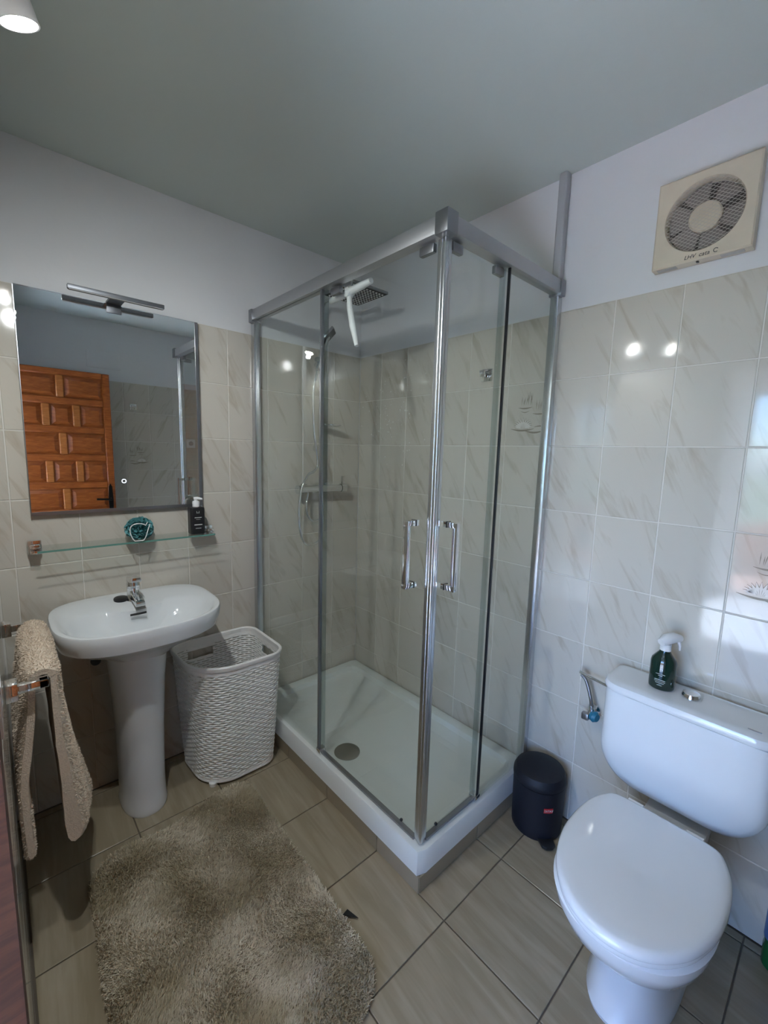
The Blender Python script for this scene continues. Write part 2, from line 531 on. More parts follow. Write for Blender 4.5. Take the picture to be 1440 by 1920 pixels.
k = near_tile('right', -1.10, 1.63); lily(tiles[k], (0, -1.10, 1.63), (0, -1, 0), (0, 0, 1))
k = near_tile('right', -1.91, 1.128); lily(tiles[k], (0, -1.905, 1.128), (0, -1, 0), (0, 0, 1))
k = near_tile('front', -.66, 1.379); lily(tiles[k], (-.66, YF, 1.379), (-1, 0, 0), (0, 0, 1))

# doorway frame (dark wood) and the open door leaf
mb = MB().box((XL - .112, DY1 - .022, 0), (XL + .0022, DY1 + .0, DZ + .03)).box((XL - .003, DY1, 0), (XL + .0022, DY1 + .066, DZ + .066))
mb.box((XL - .112, DY0 - .0, 0), (XL - .02, DY0 + .022, DZ)).box((XL - .112, DY0 + .022, DZ - .022), (XL + .002, DY1 - .022, DZ)).box((XL - .003, DY0, DZ), (XL + .002, DY1 + .066, DZ + .066))
fr = struct('trim_1', mb, M['frame']); tag(fr, 'dark brown wooden door frame at the lower left edge', 'door frame')
LX0, LX1, LY = -1.600, -.903, -2.105
leaf = MB().box((LX0, LY - .036, .012), (LX1, LY - .012, 2.02)).build('door_1', M['doorw'])
tag(leaf, 'open orange-brown panelled wooden door, seen in the mirror', 'door', kind='structure')
def strip(name, x0, x1, z0, z1, mat, d=.012):
    return MB().box((x0, LY - .014, z0), (x1, LY - .012 + d, z1)).build(name, mat, leaf, bevel=.005, seg=1)
CXD = -1.227
strip('stile', LX1 - .05, LX1, .012, 2.02, M['doorw']); strip('stile', LX0, CXD * 2 - LX1 + .05, .012, 2.02, M['doorw'])
zt = 2.02 - .045; PR = .2135
strip('rail', CXD * 2 - LX1 + .05, LX1 - .05, zt, 2.02, M['doorw'])
xa, xb = CXD * 2 - LX1 + .05, LX1 - .05
i = 0
while zt > .25:
    zb = zt - PR + .052
    st = [CXD] if i % 2 == 0 else [CXD - .094, CXD + .094]
    ed = [xa] + [q for s in st for q in (s - .024, s + .024)] + [xb]
    for s in st: strip('muntin', s - .024, s + .024, zb, zt, M['doorl'], .014)
    for k in range(0, len(ed), 2):
        x0, x1 = ed[k] + .006, ed[k + 1] - .006
        vs = [(x0, LY - .012, zb + .006), (x1, LY - .012, zb + .006), (x1, LY - .012, zt - .006), (x0, LY - .012, zt - .006)]
        m_ = .026
        vs += [(x0 + m_, LY + .001, zb + .006 + m_), (x1 - m_, LY + .001, zb + .006 + m_), (x1 - m_, LY + .001, zt - .006 - m_), (x0 + m_, LY + .001, zt - .006 - m_)]
        MB().add(vs, [(4,5,6,7),(0,1,5,4),(1,2,6,5),(2,3,7,6),(3,0,4,7)]).build('panel', M['doorw'], leaf)
    strip('rail', xa, xb, zb - .052 if zb - PR > .1 else .012, zb, M['doorw'])
    zt = zb - .052; i += 1
hz = MB().loft([[(LX1 - .035 + x, LY + y, 1.02 + z) for x, z in ((-.012,-.11),(0,-.135),(.012,-.11),(.017,0),(.012,.11),(0,.135),(-.012,.11),(-.017,0))] for y in (0, .006)]).build('door_handle', M['iron'], leaf)
MB().tube([(LX1 - .035, LY, 1.03), (LX1 - .035, LY + .045, 1.03), (LX1 - .06, LY + .05, 1.03), (LX1 - .14, LY + .048, 1.035)], .008).build('lever', M['iron'], hz, smooth=True)

# ------------------------------------------------------------------ the room beyond the doorway, with the balcony door
BX0, BX1, BY0, BY1, BZ = -4.3, XL - .11, -3.9, .4, 2.6
WY0, WY1, WZ = -3.2, -1.14, 2.22
struct('floor_bedroom', MB().box((BX0 - .2, BY0, -.1), (BX1 + .11, BY1, 0)), M['bedfloor'])
struct('ceiling_bedroom', MB().box((BX0 - .2, BY0, BZ), (BX1, BY1, BZ + .1)), M['bedwall'])
struct('wall_bedroom_side', MB().box((BX0 - .2, BY1, 0), (BX1, BY1 + .1, BZ)).box((BX0 - .2, BY0 - .1, 0), (BX1, BY0, BZ)), M['bedwall'])
struct('wall_bedroom_back', MB().box((BX1 - .001, BY0, 0), (BX1 + .1, YF - .1, BZ)).box((BX1 - .001, .12, 0), (BX1 + .1, BY1, BZ)).box((BX1 - .001, YF - .12, H + .1), (BX1 + .1, .12, BZ)), M['bedwall'])
struct('wall_bedroom_outer', MB().box((BX0 - .2, BY0, 0), (BX0, WY0, BZ)).box((BX0 - .2, WY1, 0), (BX0, BY1, BZ)).box((BX0 - .2, WY0, WZ), (BX0, WY1, BZ)), M['bedwall'])
wm = (WY0 + WY1) / 2
mb = MB()
for y0, y1, z0, z1 in ((WY0, WY0 + .06, 0, WZ), (WY1 - .06, WY1, 0, WZ), (wm - .04, wm + .04, 0, WZ), (WY0, WY1, WZ - .06, WZ), (WY0, WY1, 0, .06)):
    mb.box((BX0 - .12, y0, z0), (BX0 - .07, y1, z1))
win = struct('window_1', mb, M['white']); tag(win, 'white framed balcony door beyond the doorway', 'window')
for y0, y1 in ((WY0 + .06, wm - .04), (wm + .04, WY1 - .06)):
    MB().box((BX0 - .1, y0, .06), (BX0 - .094, y1, WZ - .06)).build('pane', M['wglass'], win)
struct('balcony_floor', MB().box((BX0 - 1.8, BY0 - 2, -.15), (BX0 - .2, BY1 + 2, -.02)), M['terracotta'])
struct('balcony_parapet', MB().box((BX0 - 1.95, BY0 - 2, -.15), (BX0 - 1.8, BY1 + 2, .62)), M['terracotta'])
struct('ground', MB().box((-260, -150, -4), (BX0 - 2.2, 150, -3.6)), M['garden'])
ORG_E = None

# ------------------------------------------------------------------ shower tray on its tiled plinth
TX, TY = -.685, -1.217
pm = struct('trim_2', MB().box((TX + .006, TY + .006, 0), (-.006, -.006, .062)), M['fgrout'])
tag(pm, 'low tiled plinth under the shower tray', 'plinth')
for y0, y1 in spans(TY + .002, -.006, -1.324, FP):
    MB().box((TX + .001, y0 + .002, .001), (TX + .0065, y1 - .002, .0615)).build('tile', M['floor'], pm)
for x0, x1 in spans(TX + .002, -.006, -.68, FP):
    MB().box((x0 + .002, TY + .001, .001), (x1 - .002, TY + .0065, .0615)).build('tile', M['floor'], pm)
tr = thing('shower_tray', ((TX) / 2, TY / 2, .063), 'white rectangular shower tray with rounded rim under the glass', 'shower tray')
def tray_ring(d, z, r, n=96):
    x0, x1, y0, y1 = TX + d, -.004 - d, TY + d, -.004 - d
    return [(p.x, p.y, z) for p in rounded_poly([(x0, y0, r), (x1, y0, r), (x1, y1, r), (x0, y1, r)], n)]
mb = MB().loft([tray_ring(0, .063, .012), tray_ring(0, .142, .012), tray_ring(.003, .149, .013), tray_ring(.01, .151, .014), tray_ring(.048, .1505, .03),
                tray_ring(.054, .148, .035), tray_ring(.062, .125, .04), tray_ring(.075, .118, .045), tray_ring(.2, .114, .08), tray_ring(.33, .112, .01)])
mb.build('tray_body', M['tray'], tr, smooth=True)
dr = MB().lathe([(.058, .1125), (.058, .118), (.054, .1205), (.0, .1215)], (-.54, -.63, 0), n=40).build('drain_cover', M['steel'], tr, smooth=True)
dr['label'] = 'round steel drain cover'

# ------------------------------------------------------------------ shower enclosure
GX, GY, GT = -.660, -1.192, .006          # glass planes
RZ0, RZ1 = 2.066, 2.112
en = thing('shower_enclosure', (GX / 2, GY / 2, .151), 'corner shower enclosure of clear glass with satin aluminium rails', 'shower enclosure')
MB().box((GX - .022, GY + .018, RZ0), (GX + .018, -.002, RZ1)).build('top_rail', M['rail'], en, bevel=.002)
MB().box((GX + .018, GY - .022, RZ0), (-.002, GY + .018, RZ1)).build('top_rail', M['rail'], en, bevel=.002)
MB().box((GX - .026, GY - .026, RZ0 - .006), (GX + .02, GY + .02, RZ1 + .007)).build('corner_block', M['alud'], en, bevel=.002)
MB().box((GX - .027, -.032, RZ0 - .008), (GX + .022, -.0005, RZ1 + .003)).build('end_cap', M['alud'], en, bevel=.002)
MB().box((-.034, GY - .027, RZ0 - .008), (-.0005, GY + .022, RZ1 + .003)).build('end_cap', M['alud'], en, bevel=.002)
# wall profiles
MB().box((GX - .016, -.032, .152), (GX + .016, -.0005, RZ0)).build('wall_profile', M['alu'], en, bevel=.003)
MB().box((-.032, GY - .016, .152), (-.0005, GY + .016, RZ0)).build('wall_profile', M['alu'], en, bevel=.003)
JY, JX = -.588, -.346                     # where fixed panes end
fp1 = MB().box((GX - .003 - .006, JY, .156), (GX - .003, -.03, RZ0)).build('fixed_pane', M['glass'], en)
fp2 = MB().box((JX, GY - .003 - .006, .156), (-.03, GY - .003, RZ0)).build('fixed_pane', M['glass'], en)
MB().box((GX - .011, JY - .008, .16), (GX + .002, JY + .003, RZ0)).build('pane_edge_profile', M['alud'], en, bevel=.001)
MB().box((GX + .004, JY - .02, .17), (GX + .015, JY + .002, RZ0)).build('seal_strip', M['seal'], en, bevel=.002)
MB().box((JX - .003, GY - .0105, .16), (JX + .002, GY - .001, RZ0)).build('pane_edge_profile', M['black'], en, bevel=.001)
MB().box((JX - .028, GY + .004, .17), (JX - .004, GY + .013, RZ0)).build('seal_strip', M['seal'], en, bevel=.002)
# sliding doors
d1 = MB().box((GX + .006, GY + .018, .168), (GX + .012, JY + .03, RZ0 - .006)).build('sliding_door', M['glass'], en)
d2 = MB().box((GX + .018, GY + .006, .168), (JX + .03, GY + .012, RZ0 - .006)).build('sliding_door', M['glass'], en)
def upright(x0, x1, y0, y1, par):
    MB().box((x0, y0, .158), (x1, y1, RZ0 - .004)).build('magnetic_profile', M['alu'], par, bevel=.004, seg=3)
upright(GX + .001, GX + .017, GY + .012, GY + .030, d1)
upright(GX - .004, GX + .012, GY - .004, GY + .010, d1)
upright(GX + .014, GX + .032, GY + .001, GY + .017, d2)
def dhandle(par, gpt, out, along):
    """bow handle standing off the glass"""
    g, o_, a_ = Vector(gpt), Vector(out), Vector(along)
    pts = [g + Vector((0, 0, -.1)), g + o_ * .045 + Vector((0, 0, -.1)), g + o_ * .045 + Vector((0, 0, .1)), g + Vector((0, 0, .1))]
    mb = MB()
    def bar(p, q, w):
        lo = [min(p[i], q[i]) - (w if abs(p[i] - q[i]) < 1e-6 else 0) for i in range(3)]; hi = [max(p[i], q[i]) + (w if abs(p[i] - q[i]) < 1e-6 else 0) for i in range(3)]
        mb.box(lo, hi)
    bar(pts[0], pts[1] + o_ * .009, .009); bar(pts[2] + o_ * .009, pts[3], .009); bar(pts[1] - Vector((0, 0, .0)), pts[2], .0085)
    h = mb.build('handle', M['chrome'], par, bevel=.0025)
    for z in (-.1, .1):
        p = g + o_ * .014 + Vector((0, 0, z))
        MB().cbox(p, [.0195 if abs(o_[i]) < .5 else .004 for i in range(3)]).build('washer', M['black'], h)
dhandle(d1, (GX + .006, -1.118, 1.145), (-1, 0, 0), (0, 1, 0))
dhandle(d2, (-.600, GY + .006, 1.145), (0, -1, 0), (1, 0, 0))
# roller carriers and bottom guides
for y in (-.66, -1.115): MB().box((GX + .003, y - .028, RZ0 - .03), (GX + .02, y + .028, RZ0 - .004)).build('roller', M['alud'], d1, bevel=.004)
for x in (-.60, -.385): MB().box((x - .024, GY + .003, RZ0 - .03), (x + .024, GY + .02, RZ0 - .004)).build('roller', M['alud'], d2, bevel=.004)
MB().box((GX - .014, JY - .022, .1515), (GX + .018, JY + .006, .176)).build('bottom_guide', M['chrome'], en, bevel=.002)
MB().box((JX - .022, GY - .014, .1515), (JX + .006, GY + .018, .176)).build('bottom_guide', M['chrome'], en, bevel=.002)
MB().box((GX - .002, GY + .03, .1512), (GX + .016, JY - .02, .160)).build('bottom_seal', M['alud'], en, bevel=.001)
MB().box((GX + .03, GY - .002, .1512), (JX - .02, GY + .016, .160)).build('bottom_seal', M['alud'], en, bevel=.001)
for p in ((GX + .009, GY + .10, .172), (GX + .09, GY + .009, .172)):
    MB().sphere(p, .006, 10).build('stop_pin', M['black'], en, smooth=True)

# grey casing strip between rail and ceiling
pc = MB().box((-.034, -1.208, RZ1 + .004), (-.0005, -1.176, H)).build('pipe_casing', M['plaster'], bevel=.008, seg=3)
pc.data.materials[0] = plain('casing_grey', (.42, .43, .45), .5)
tag(pc, 'grey vertical casing running from the shower rail up to the ceiling', 'casing')

# ------------------------------------------------------------------ shower column
SX = -.312
sc_ = thing('shower_column', (SX, -.03, 1.2), 'chrome shower column with square rain head inside the glass enclosure', 'shower')
MB().tube([(SX, -.062, 1.265)] + [(SX, -.062, z) for z in (1.6, 1.9, 2.17)] + [(SX, -.070, 2.205), (SX, -.095, 2.222), (SX - .003, -.2, 2.226), (SX - .01, -.36, 2.226)], .010, 12).build('riser_pipe', M['chrome'], sc_, smooth=True)
hc = Vector((-.328, -.365, 2.192))
hd = MB().cbox(hc, (.205, .225, .012)).build('rain_head', M['alud'], sc_, bevel=.002)
MB().cbox(hc + Vector((0, 0, -.0065)), (.195, .215, .002)).build('spray_plate', plain('matt_black', (.012, .013, .014), .7), hd)
mb = MB()
for ix in range(10):
    for iy in range(11):
        mb.lathe([(.0052, 0), (.004, -.003)], hc + Vector((-.083 + ix * .0185, -.0925 + iy * .0185, -.0075)), n=6)
o = mb.build('nozzles', M['white'], hd); o['kind'] = 'stuff'
MB().lathe([(.02, 0), (.018, .012), (.011, .028)], hc + Vector((0, 0, .006))).build('swivel', M['chrome'], hd, smooth=True)
# wall bracket, slider with hand shower
MB().tube([(SX, -.062, 1.92), (SX, -.001, 1.92)], .009).build('wall_bracket', M['chrome'], sc_, smooth=True)
sl = MB().lathe([(.02, -.028), (.022, 0), (.02, .028)], (SX - .02, -.07, 1.905)).tube([(SX - .02, -.075, 1.91), (SX - .06, -.11, 1.925)], .014).build('slider', M['chrome'], sc_, smooth=True)
hs0, hs1 = Vector((SX - .052, -.11, 1.90)), Vector((SX - .002, -.118, 2.045))
hh = MB().tube([hs0 + (hs1 - hs0) * t for t in (-.15, 0, .3, .6, .85, 1)], [.009, .011, .0125, .012, .012, .014], 12).build('hand_shower', M['chrome'], sc_, smooth=True)
hn = Vector((.55, -.5, -.67)).normalized()
rt = hn.to_track_quat('Z', 'Y').to_matrix()
MB().box((hs1.x - .05, hs1.y - .05, hs1.z - .007), (hs1.x + .05, hs1.y + .05, hs1.z + .007), rot=rt).build('hand_shower_head', M['alud'], hh, bevel=.003)
MB().box((hs1.x - .045, hs1.y - .045, hs1.z + .007), (hs1.x + .045, hs1.y + .045, hs1.z + .0085), rot=rt, piv=hs1).build('spray_plate', M['black'], hh)
MB().lathe([(.021, -.013), (.021, .013)], (SX - .03, -.072, 1.476), axis=(.3, -1, 0)).build('slider_knob', M['chrome'], sc_, smooth=True)
# small soap dish
MB().loft([[(SX + .055 + .062 * math.cos(a) * k, -.075 + .045 * math.sin(a) * k, 1.60 + z) for a in [2*PI*j/24 for j in range(24)]] for k, z in ((.5, -.006), (.95, 0), (1, .006), (.96, .006), (.85, .001))]).build('soap_dish', M['chrome'], sc_, smooth=True)
# mixer bar, levers, hose
mx = MB().tube([(-.428, -.068, 1.258), (-.185, -.068, 1.258)], .021, 20).build('mixer_bar', M['chrome'], sc_, smooth=True)
for x in (-.385, -.235): MB().lathe([(.028, 0), (.028, .008), (.016, .014), (.016, .05)], (x, -.001, 1.258), axis=(0, -1, 0)).build('wall_union', M['chrome'], mx, smooth=True)
for x0, x1 in ((-.462, -.430), (-.183, -.150)): MB().tube([(x0, -.068, 1.258), (x1, -.068, 1.258)], .024, 18).build('control_knob', M['chrome'], mx, smooth=True)
MB().box((-.176, -.076, 1.28), (-.158, -.062, 1.325)).build('lever', M['chrome'], mx, bevel=.003)
hose = smooth_open([(SX - .055, -.105, 1.87), (SX - .075, -.10, 1.75), (SX - .06, -.09, 1.55), (SX - .035, -.085, 1.40), (SX - .06, -.09, 1.355), (SX - .105, -.10, 1.335), (SX - .15, -.105, 1.25), (SX - .165, -.11, 1.12), (SX - .145, -.11, 1.0), (SX - .095, -.105, .962), (SX - .03, -.10, .985), (SX - .005, -.095, 1.1), (SX - .0, -.075, 1.225)], 90)
MB().tube(hose, .0068, 10).build('hose', M['chrome'], sc_, smooth=True)
hose2 = smooth_open([(SX - .085, -.07, 1.235), (SX - .105, -.085, 1.18), (SX - .10, -.09, 1.12), (SX - .06, -.09, 1.085), (SX - .015, -.085, 1.10), (SX - .002, -.08, 1.15)], 40)
MB().tube(hose2, .0060, 10).build('hose_loop', M['chrome'], sc_, smooth=True)

# squeegee hooked on the rail
sx = -.612
sq = thing('squeegee', (sx, -.69, 1.84), 'white plastic squeegee hanging from the top rail inside the shower', 'squeegee')
MB().tube([(sx, -.570, 2.042), (sx, -.61, 2.045), (sx, -.688, 2.048), (sx, -.76, 2.051), (sx, -.815, 2.055)], [.010, .0135, .0145, .0135, .010], 14).build('blade_bar', M['white'], sq, smooth=True)
MB().tube([(sx, -.688, 2.04), (sx, -.695, 1.99), (sx, -.715, 1.92), (sx, -.740, 1.848)], [.009, .0115, .0125, .008], 14).build('handle', M['white'], sq, smooth=True)
MB().lathe([(.017, -.013), (.019, 0), (.017, .013)], (sx, -.688, 2.046), axis=(1, 0, 0)).build('hub', M['white'], sq, smooth=True)
MB().box((sx - .005, -.706, 2.046), (sx + .005, -.664, 2.085)).box((sx - .002, -.703, 2.08), (sx + .002, -.667, RZ1 - .006)).box((GX + .0185, -.703, RZ1 - .010), (sx + .002, -.667, RZ1 - .006)).build('hook', M['white'], sq, bevel=.0015)

# robe hooks
def hook(loc, out, label):
    o_ = Vector(out); c = Vector(loc)
    t = thing('wall_hook', loc, label, 'hook', 'square chrome wall hooks')
    sz = [.052 if abs(o_[i]) < .5 else .008 for i in range(3)]
    MB().cbox(c + o_ * .0045, sz).build('plate', M['chrome'], t, bevel=.002)
    MB().cbox(c + o_ * .026 + Vector((0, 0, -.002)), [.018 if abs(o_[i]) < .5 else .036 for i in range(3)]).cbox(c + o_ * .042 + Vector((0, 0, .002)), [.027 if abs(o_[i]) < .5 else .009 for i in range(3)]).build('peg', M['chrome'], t, bevel=.003)
hook((0, -.893, 1.809), (-1, 0, 0), 'square chrome hook on the tiles inside the shower')
hook((-.688, YF, 1.803), (0, 1, 0), 'square chrome hook on the wall beside the door, seen in the mirror')

# ------------------------------------------------------------------ mirror with lamp bar
mr = thing('wall_mirror', (-1.238, 0, 1.195), 'large rectangular bathroom mirror above the glass shelf', 'mirror')
MX0, MX1, MZ0, MZ1 = -1.547, -.932, 1.196, 2.001
MB().box((MX0 + .01, -.016, MZ0 + .012), (MX1 - .01, -.0005, MZ1 - .012)).build('backing', M['alud'], mr)
MB().box((MX0, -.020, MZ0), (MX1, -.016, MZ1)).build('mirror_glass', M['mirror'], mr)
MB().box((MX0, -.0215, MZ0 - .001), (MX1, -.0165, MZ0 + .012)).build('bottom_frame', M['alud'], mr)
MB().box((MX1 - .013, -.0213, MZ0 + .012), (MX1 + .0005, -.0165, MZ1)).build('side_frame', M['alud'], mr)
MB().box((MX0 - .0006, -.0212, MZ0 + .012), (MX0 + .0016, -.0165, MZ1)).build('edge_trim', M['alud'], mr)
MB().box((MX0, -.0212, MZ1 - .0016), (MX1, -.0165, MZ1 + .0008)).build('edge_trim', M['chrome'], mr)
rg = [[(-1.244 + math.cos(2*PI*j/28) * r, -.0208, 1.317 + math.sin(2*PI*j/28) * r) for j in range(28)] for r in (.0062, .0086)]
o = MB().loft(rg, False, False).build('touch_switch', M['ring'], mr); o['label'] = 'small glowing touch ring'
ml = thing('mirror_lamp', (-1.245, -.02, 2.0), 'slim grey lamp bar mounted over the top of the mirror', 'lamp')
MB().box((-1.402, -.110, 2.002), (-1.088, -.090, 2.018)).build('lamp_bar', M['lampgrey'], ml, bevel=.003)
MB().box((-1.398, -.108, 2.0005), (-1.092, -.092, 2.0025)).build('diffuser', plain('lamp_diffuser', (.5, .5, .5), .4), ml)
MB().box((-1.272, -.095, 2.002), (-1.222, -.012, 2.010)).box((-1.272, -.024, 1.968), (-1.222, -.0205, 2.010)).build('bracket', M['lampgrey'], ml, bevel=.0015)

# ------------------------------------------------------------------ glass shelf and what stands on it
SZ = 1.0795
sh = thing('glass_shelf', (-1.225, 0, 1.05), 'narrow glass shelf with chrome end brackets below the mirror', 'shelf')
pn = MB().box((-1.543, -.118, SZ - .007), (-.915, -.004, SZ)).build('glass_plate', M['sglass'], sh)
MB().box((-1.543, -.1195, SZ - .007), (-.915, -.118, SZ)).build('polished_edge', M['sedge'], pn)
for x in (-1.545, -.913):
    b = MB().cbox((x, -.012, 1.077), (.042, .023, .052)).build('bracket', M['chrome'], sh, bevel=.003)
    MB().cbox((x, -.035, 1.086), (.03, .05, .012)).cbox((x, -.035, 1.066), (.03, .05, .013)).build('clamp', M['chrome'], b, bevel=.003)

pb = thing('pump_bottle', (-.978, -.066, SZ), 'black pump bottle with white pump on the glass shelf', 'bottle')
bo = MB().loft([[(-.978 + p.x, -.066 + p.y, SZ + z) for p in rounded_poly([(-.031 * k, -.024 * k, .008), (.031 * k, -.024 * k, .008), (.031 * k, .024 * k, .008), (-.031 * k, .024 * k, .008)], 48)] for k, z in ((.94, 0), (1, .004), (1, .112), (.95, .118), (.5, .121))]).build('bottle_body', M['black'], pb, smooth=True)
MB().lathe([(.0145, .12), (.0145, .142), (.012, .146), (.006, .148), (.006, .158)], (-.978, -.066, SZ)).build('pump_collar', M['white'], pb, smooth=True)
MB().tube([(-.983, -.062, SZ + .156), (-.972, -.07, SZ + .158), (-.955, -.084, SZ + .155)], [.008, .007, .004], 10).build('pump_spout', M['white'], pb, smooth=True)
mb = MB().cbox((-.978, -.0905, SZ + .095), (.012, .0006, .002)).cbox((-.983, -.0905, SZ + .098), (.002, .0006, .010)).cbox((-.973, -.0905, SZ + .098), (.002, .0006, .010)).cbox((-.978, -.0905, SZ + .074), (.030, .0006, .003)).cbox((-.978, -.0905, SZ + .066), (.018, .0006, .0015)).cbox((-.978, -.0905, SZ + .042), (.034, .0006, .004)).cbox((-.978, -.0905, SZ + .026), (.024, .0006, .002))
o = mb.build('label_print', M['print'], pb); o['kind'] = 'stuff'

# bath puff
lf = thing('bath_puff', (-1.206, -.064, SZ), 'teal mesh bath puff with white cord on the glass shelf', 'bath sponge')
rnd = random.Random(11)
c0 = Vector((-1.206, -.064, SZ + .044))
mb = MB().sphere(c0, .032, 14, (1.15, 1, .9))
for i in range(150):
    d = Vector((rnd.gauss(0, 1), rnd.gauss(0, 1), rnd.gauss(0, 1))).normalized()
    a = d.orthogonal().normalized(); a.rotate(Matrix.Rotation(rnd.uniform(0, 2 * PI), 3, d)); b = d.cross(a)
    R0 = rnd.uniform(.028, .038); w = rnd.uniform(.012, .022); ph = rnd.uniform(0, 6)
    g1, g2 = [], []
    for k in range(9):
        t = k / 8 * 2 - 1
        p = c0 + Vector((d.x * 1.15, d.y, d.z * .92)) * R0 + a * t * w * 1.3 + b * .004 * math.sin(t * 5 + ph)
        q = p + d * (.013 * (1 - t * t) + .003) + b * (.006 * math.sin(t * 8 + ph * 2))
        g1.append(p); g2.append(q)
    mb.loft([g1, g2], False, False, closed=False)
for i, v in enumerate(mb.v):
    if v[2] < SZ + .001: mb.v[i] = (v[0], v[1], SZ + .001)
    if mb.v[i][1] > -.004: mb.v[i] = (mb.v[i][0], -.004, mb.v[i][2])
mb.build('mesh_ruffles', M['teal'], lf, smooth=True)
cord = [(c0.x - .016 + .030 * math.cos(a), c0.y - .060 - .004 * math.cos(a), c0.z - .004 + .039 * math.sin(a) + .006 * math.cos(2 * a)) for a in [.6 + k / 30 * (2 * PI - .9) for k in range(31)]]
cord = [c0 + Vector((.02, -.045, .03))] + cord + [c0 + Vector((.03, -.04, .02))]
cord = [Vector((p[0], p[1], max(p[2], SZ + .003))) for p in map(Vector, cord)]
MB().tube(cord, .0018, 8).build('cord', M['white'], lf, smooth=True)

# ------------------------------------------------------------------ washbasin
BXC, BYC = -1.254, -.236
wb = thing('washbasin', (-1.254, -.2, 0), 'white ceramic pedestal washbasin with chrome mixer tap', 'washbasin')
NB = 96
def se(cx, cy, hx, hy, nb, nf, z, bulge=0):
    """superellipse ring, squarer at the back (towards the wall) than at the front"""
    r = []
    for j in range(NB):
        a = 2 * PI * j / NB
        ca, sa = math.cos(a), math.sin(a); n = nb if sa > 0 else nf
        x = math.copysign(abs(ca) ** (2 / n), ca) * hx; y = math.copysign(abs(sa) ** (2 / n), sa) * hy
        if bulge and sa > 0: y -= bulge * math.exp(-(x / .085) ** 2)
        r.append((cx + x, min(-.0015, cy + y), z))
    return r
def tilt(r, s):       # the rim rises a little towards the wall
    return [(x, y, z + s * (y - BYC)) for x, y, z in r]
rings = [se(BXC, -.185, .10, .13, 3, 2.2, .655), se(BXC, -.20, .17, .16, 3, 2.2, .70), se(BXC, -.225, .245, .205, 3.4, 2.4, .742), se(BXC, BYC, .268, .227, 3.6, 2.6, .766),
         se(BXC, BYC, .277, .234, 3.8, 2.7, .80), tilt(se(BXC, BYC, .280, .237, 3.8, 2.7, .834), .02), tilt(se(BXC, BYC, .277, .235, 3.8, 2.7, .840), .02), tilt(se(BXC, BYC, .268, .228, 3.8, 2.7, .842), .02),
         tilt(se(BXC, BYC - .012, .258, .208, 3.6, 2.6, .838), .02), tilt(se(BXC, BYC - .045, .247, .165, 3.0, 2.4, .830, .055), .03), tilt(se(BXC, BYC - .052, .238, .150, 2.8, 2.3, .818, .055), .03), se(BXC, BYC - .055, .215, .130, 2.5, 2.2, .775, .03),
         se(BXC, BYC - .05, .16, .10, 2.3, 2.1, .735, .01), se(BXC, BYC - .05, .07, .05, 2, 2, .718), se(BXC, BYC - .05, .022, .022, 2, 2, .714)]
MB().loft(rings).build('basin', M['ceramic'], wb, smooth=True)
MB().lathe([(.022, .712), (.022, .7165), (.015, .7168)], (BXC, BYC - .05, 0)).build('waste', M['chrome'], wb, smooth=True)
def dring(hx, yb, yf, z, n=48, cx=-1.264):
    r = []
    for j in range(n):
        a = 2 * PI * j / n; ca, sa = math.cos(a), math.sin(a)
        y0 = yb - .045 * 0 - (yb - yf) * .45
        hy = (yb - y0) if sa > 0 else (y0 - yf); e = 3.5 if sa > 0 else 2.3
        r.append((cx + math.copysign(abs(ca) ** (2 / e), ca) * hx, y0 + math.copysign(abs(sa) ** (2 / e), sa) * hy, z))
    return r
MB().loft([dring(.082, -.06, -.300, 0), dring(.084, -.06, -.303, .012), dring(.080, -.06, -.298, .03), dring(.079, -.06, -.298, .12), dring(.084, -.06, -.305, .35), dring(.094, -.06, -.318, .56), dring(.104, -.06, -.33, .66), dring(.115, -.06, -.345, .72)]).build('pedestal', M['ceramic'], wb, smooth=True)
o = MB().tube([(-1.283, -.203, .808), (-1.25, -.2045, .8085), (-1.227, -.2045, .809)], [.0042, .0048, .0042], 10).build('overflow_slot', M['black'], wb, smooth=True)
# tap
tb = MB().lathe([(.027, .832), (.027, .838), (.024, .842), (.0235, .884), (.024, .888)], (-1.247, -.098, 0)).build('tap', M['chrome'], wb, smooth=True)
MB().loft([[(-1.247 + x, -.098 + y, z) for x, z in ((-.019, z0), (.019, z0), (.016, z1), (-.016, z1))] for y, z0, z1 in ((.0, .848, .882), (-.05, .847, .874), (-.098, .842, .862), (-.114, .838, .855))]).build('spout', M['chrome'], tb, bevel=.004)
MB().lathe([(.0245, .889), (.025, .905), (.022, .916)], (-1.247, -.098, 0)).build('cartridge_cap', M['chrome'], tb, smooth=True)
MB().loft([[(-1.247 + x, -.098 + y, z) for x, z in ((-w, z0), (w, z0), (w * .92, z0 + .018), (-w * .92, z0 + .018))] for y, w, z0 in ((.024, .021, .912), (-.03, .021, .916), (-.066, .018, .924))]).build('lever', M['chrome'], tb, bevel=.004)
place_text('maker_mark', 'Roca', .012, M['dprint'], wb, (-1.247, -.176, .8262), (1, 0, 0), (0, .86, .5), .2)
# plug lying beside the tap
pg = MB().lathe([(.025, 0), (.027, .004), (.026, .009), (.018, .012), (0, .0125)], (-1.290, -.085, .8385), axis=(.0, -.14, 1)).build('sink_plug', M['black'], smooth=True)
tag(pg, 'black rubber plug lying beside the tap', 'plug')
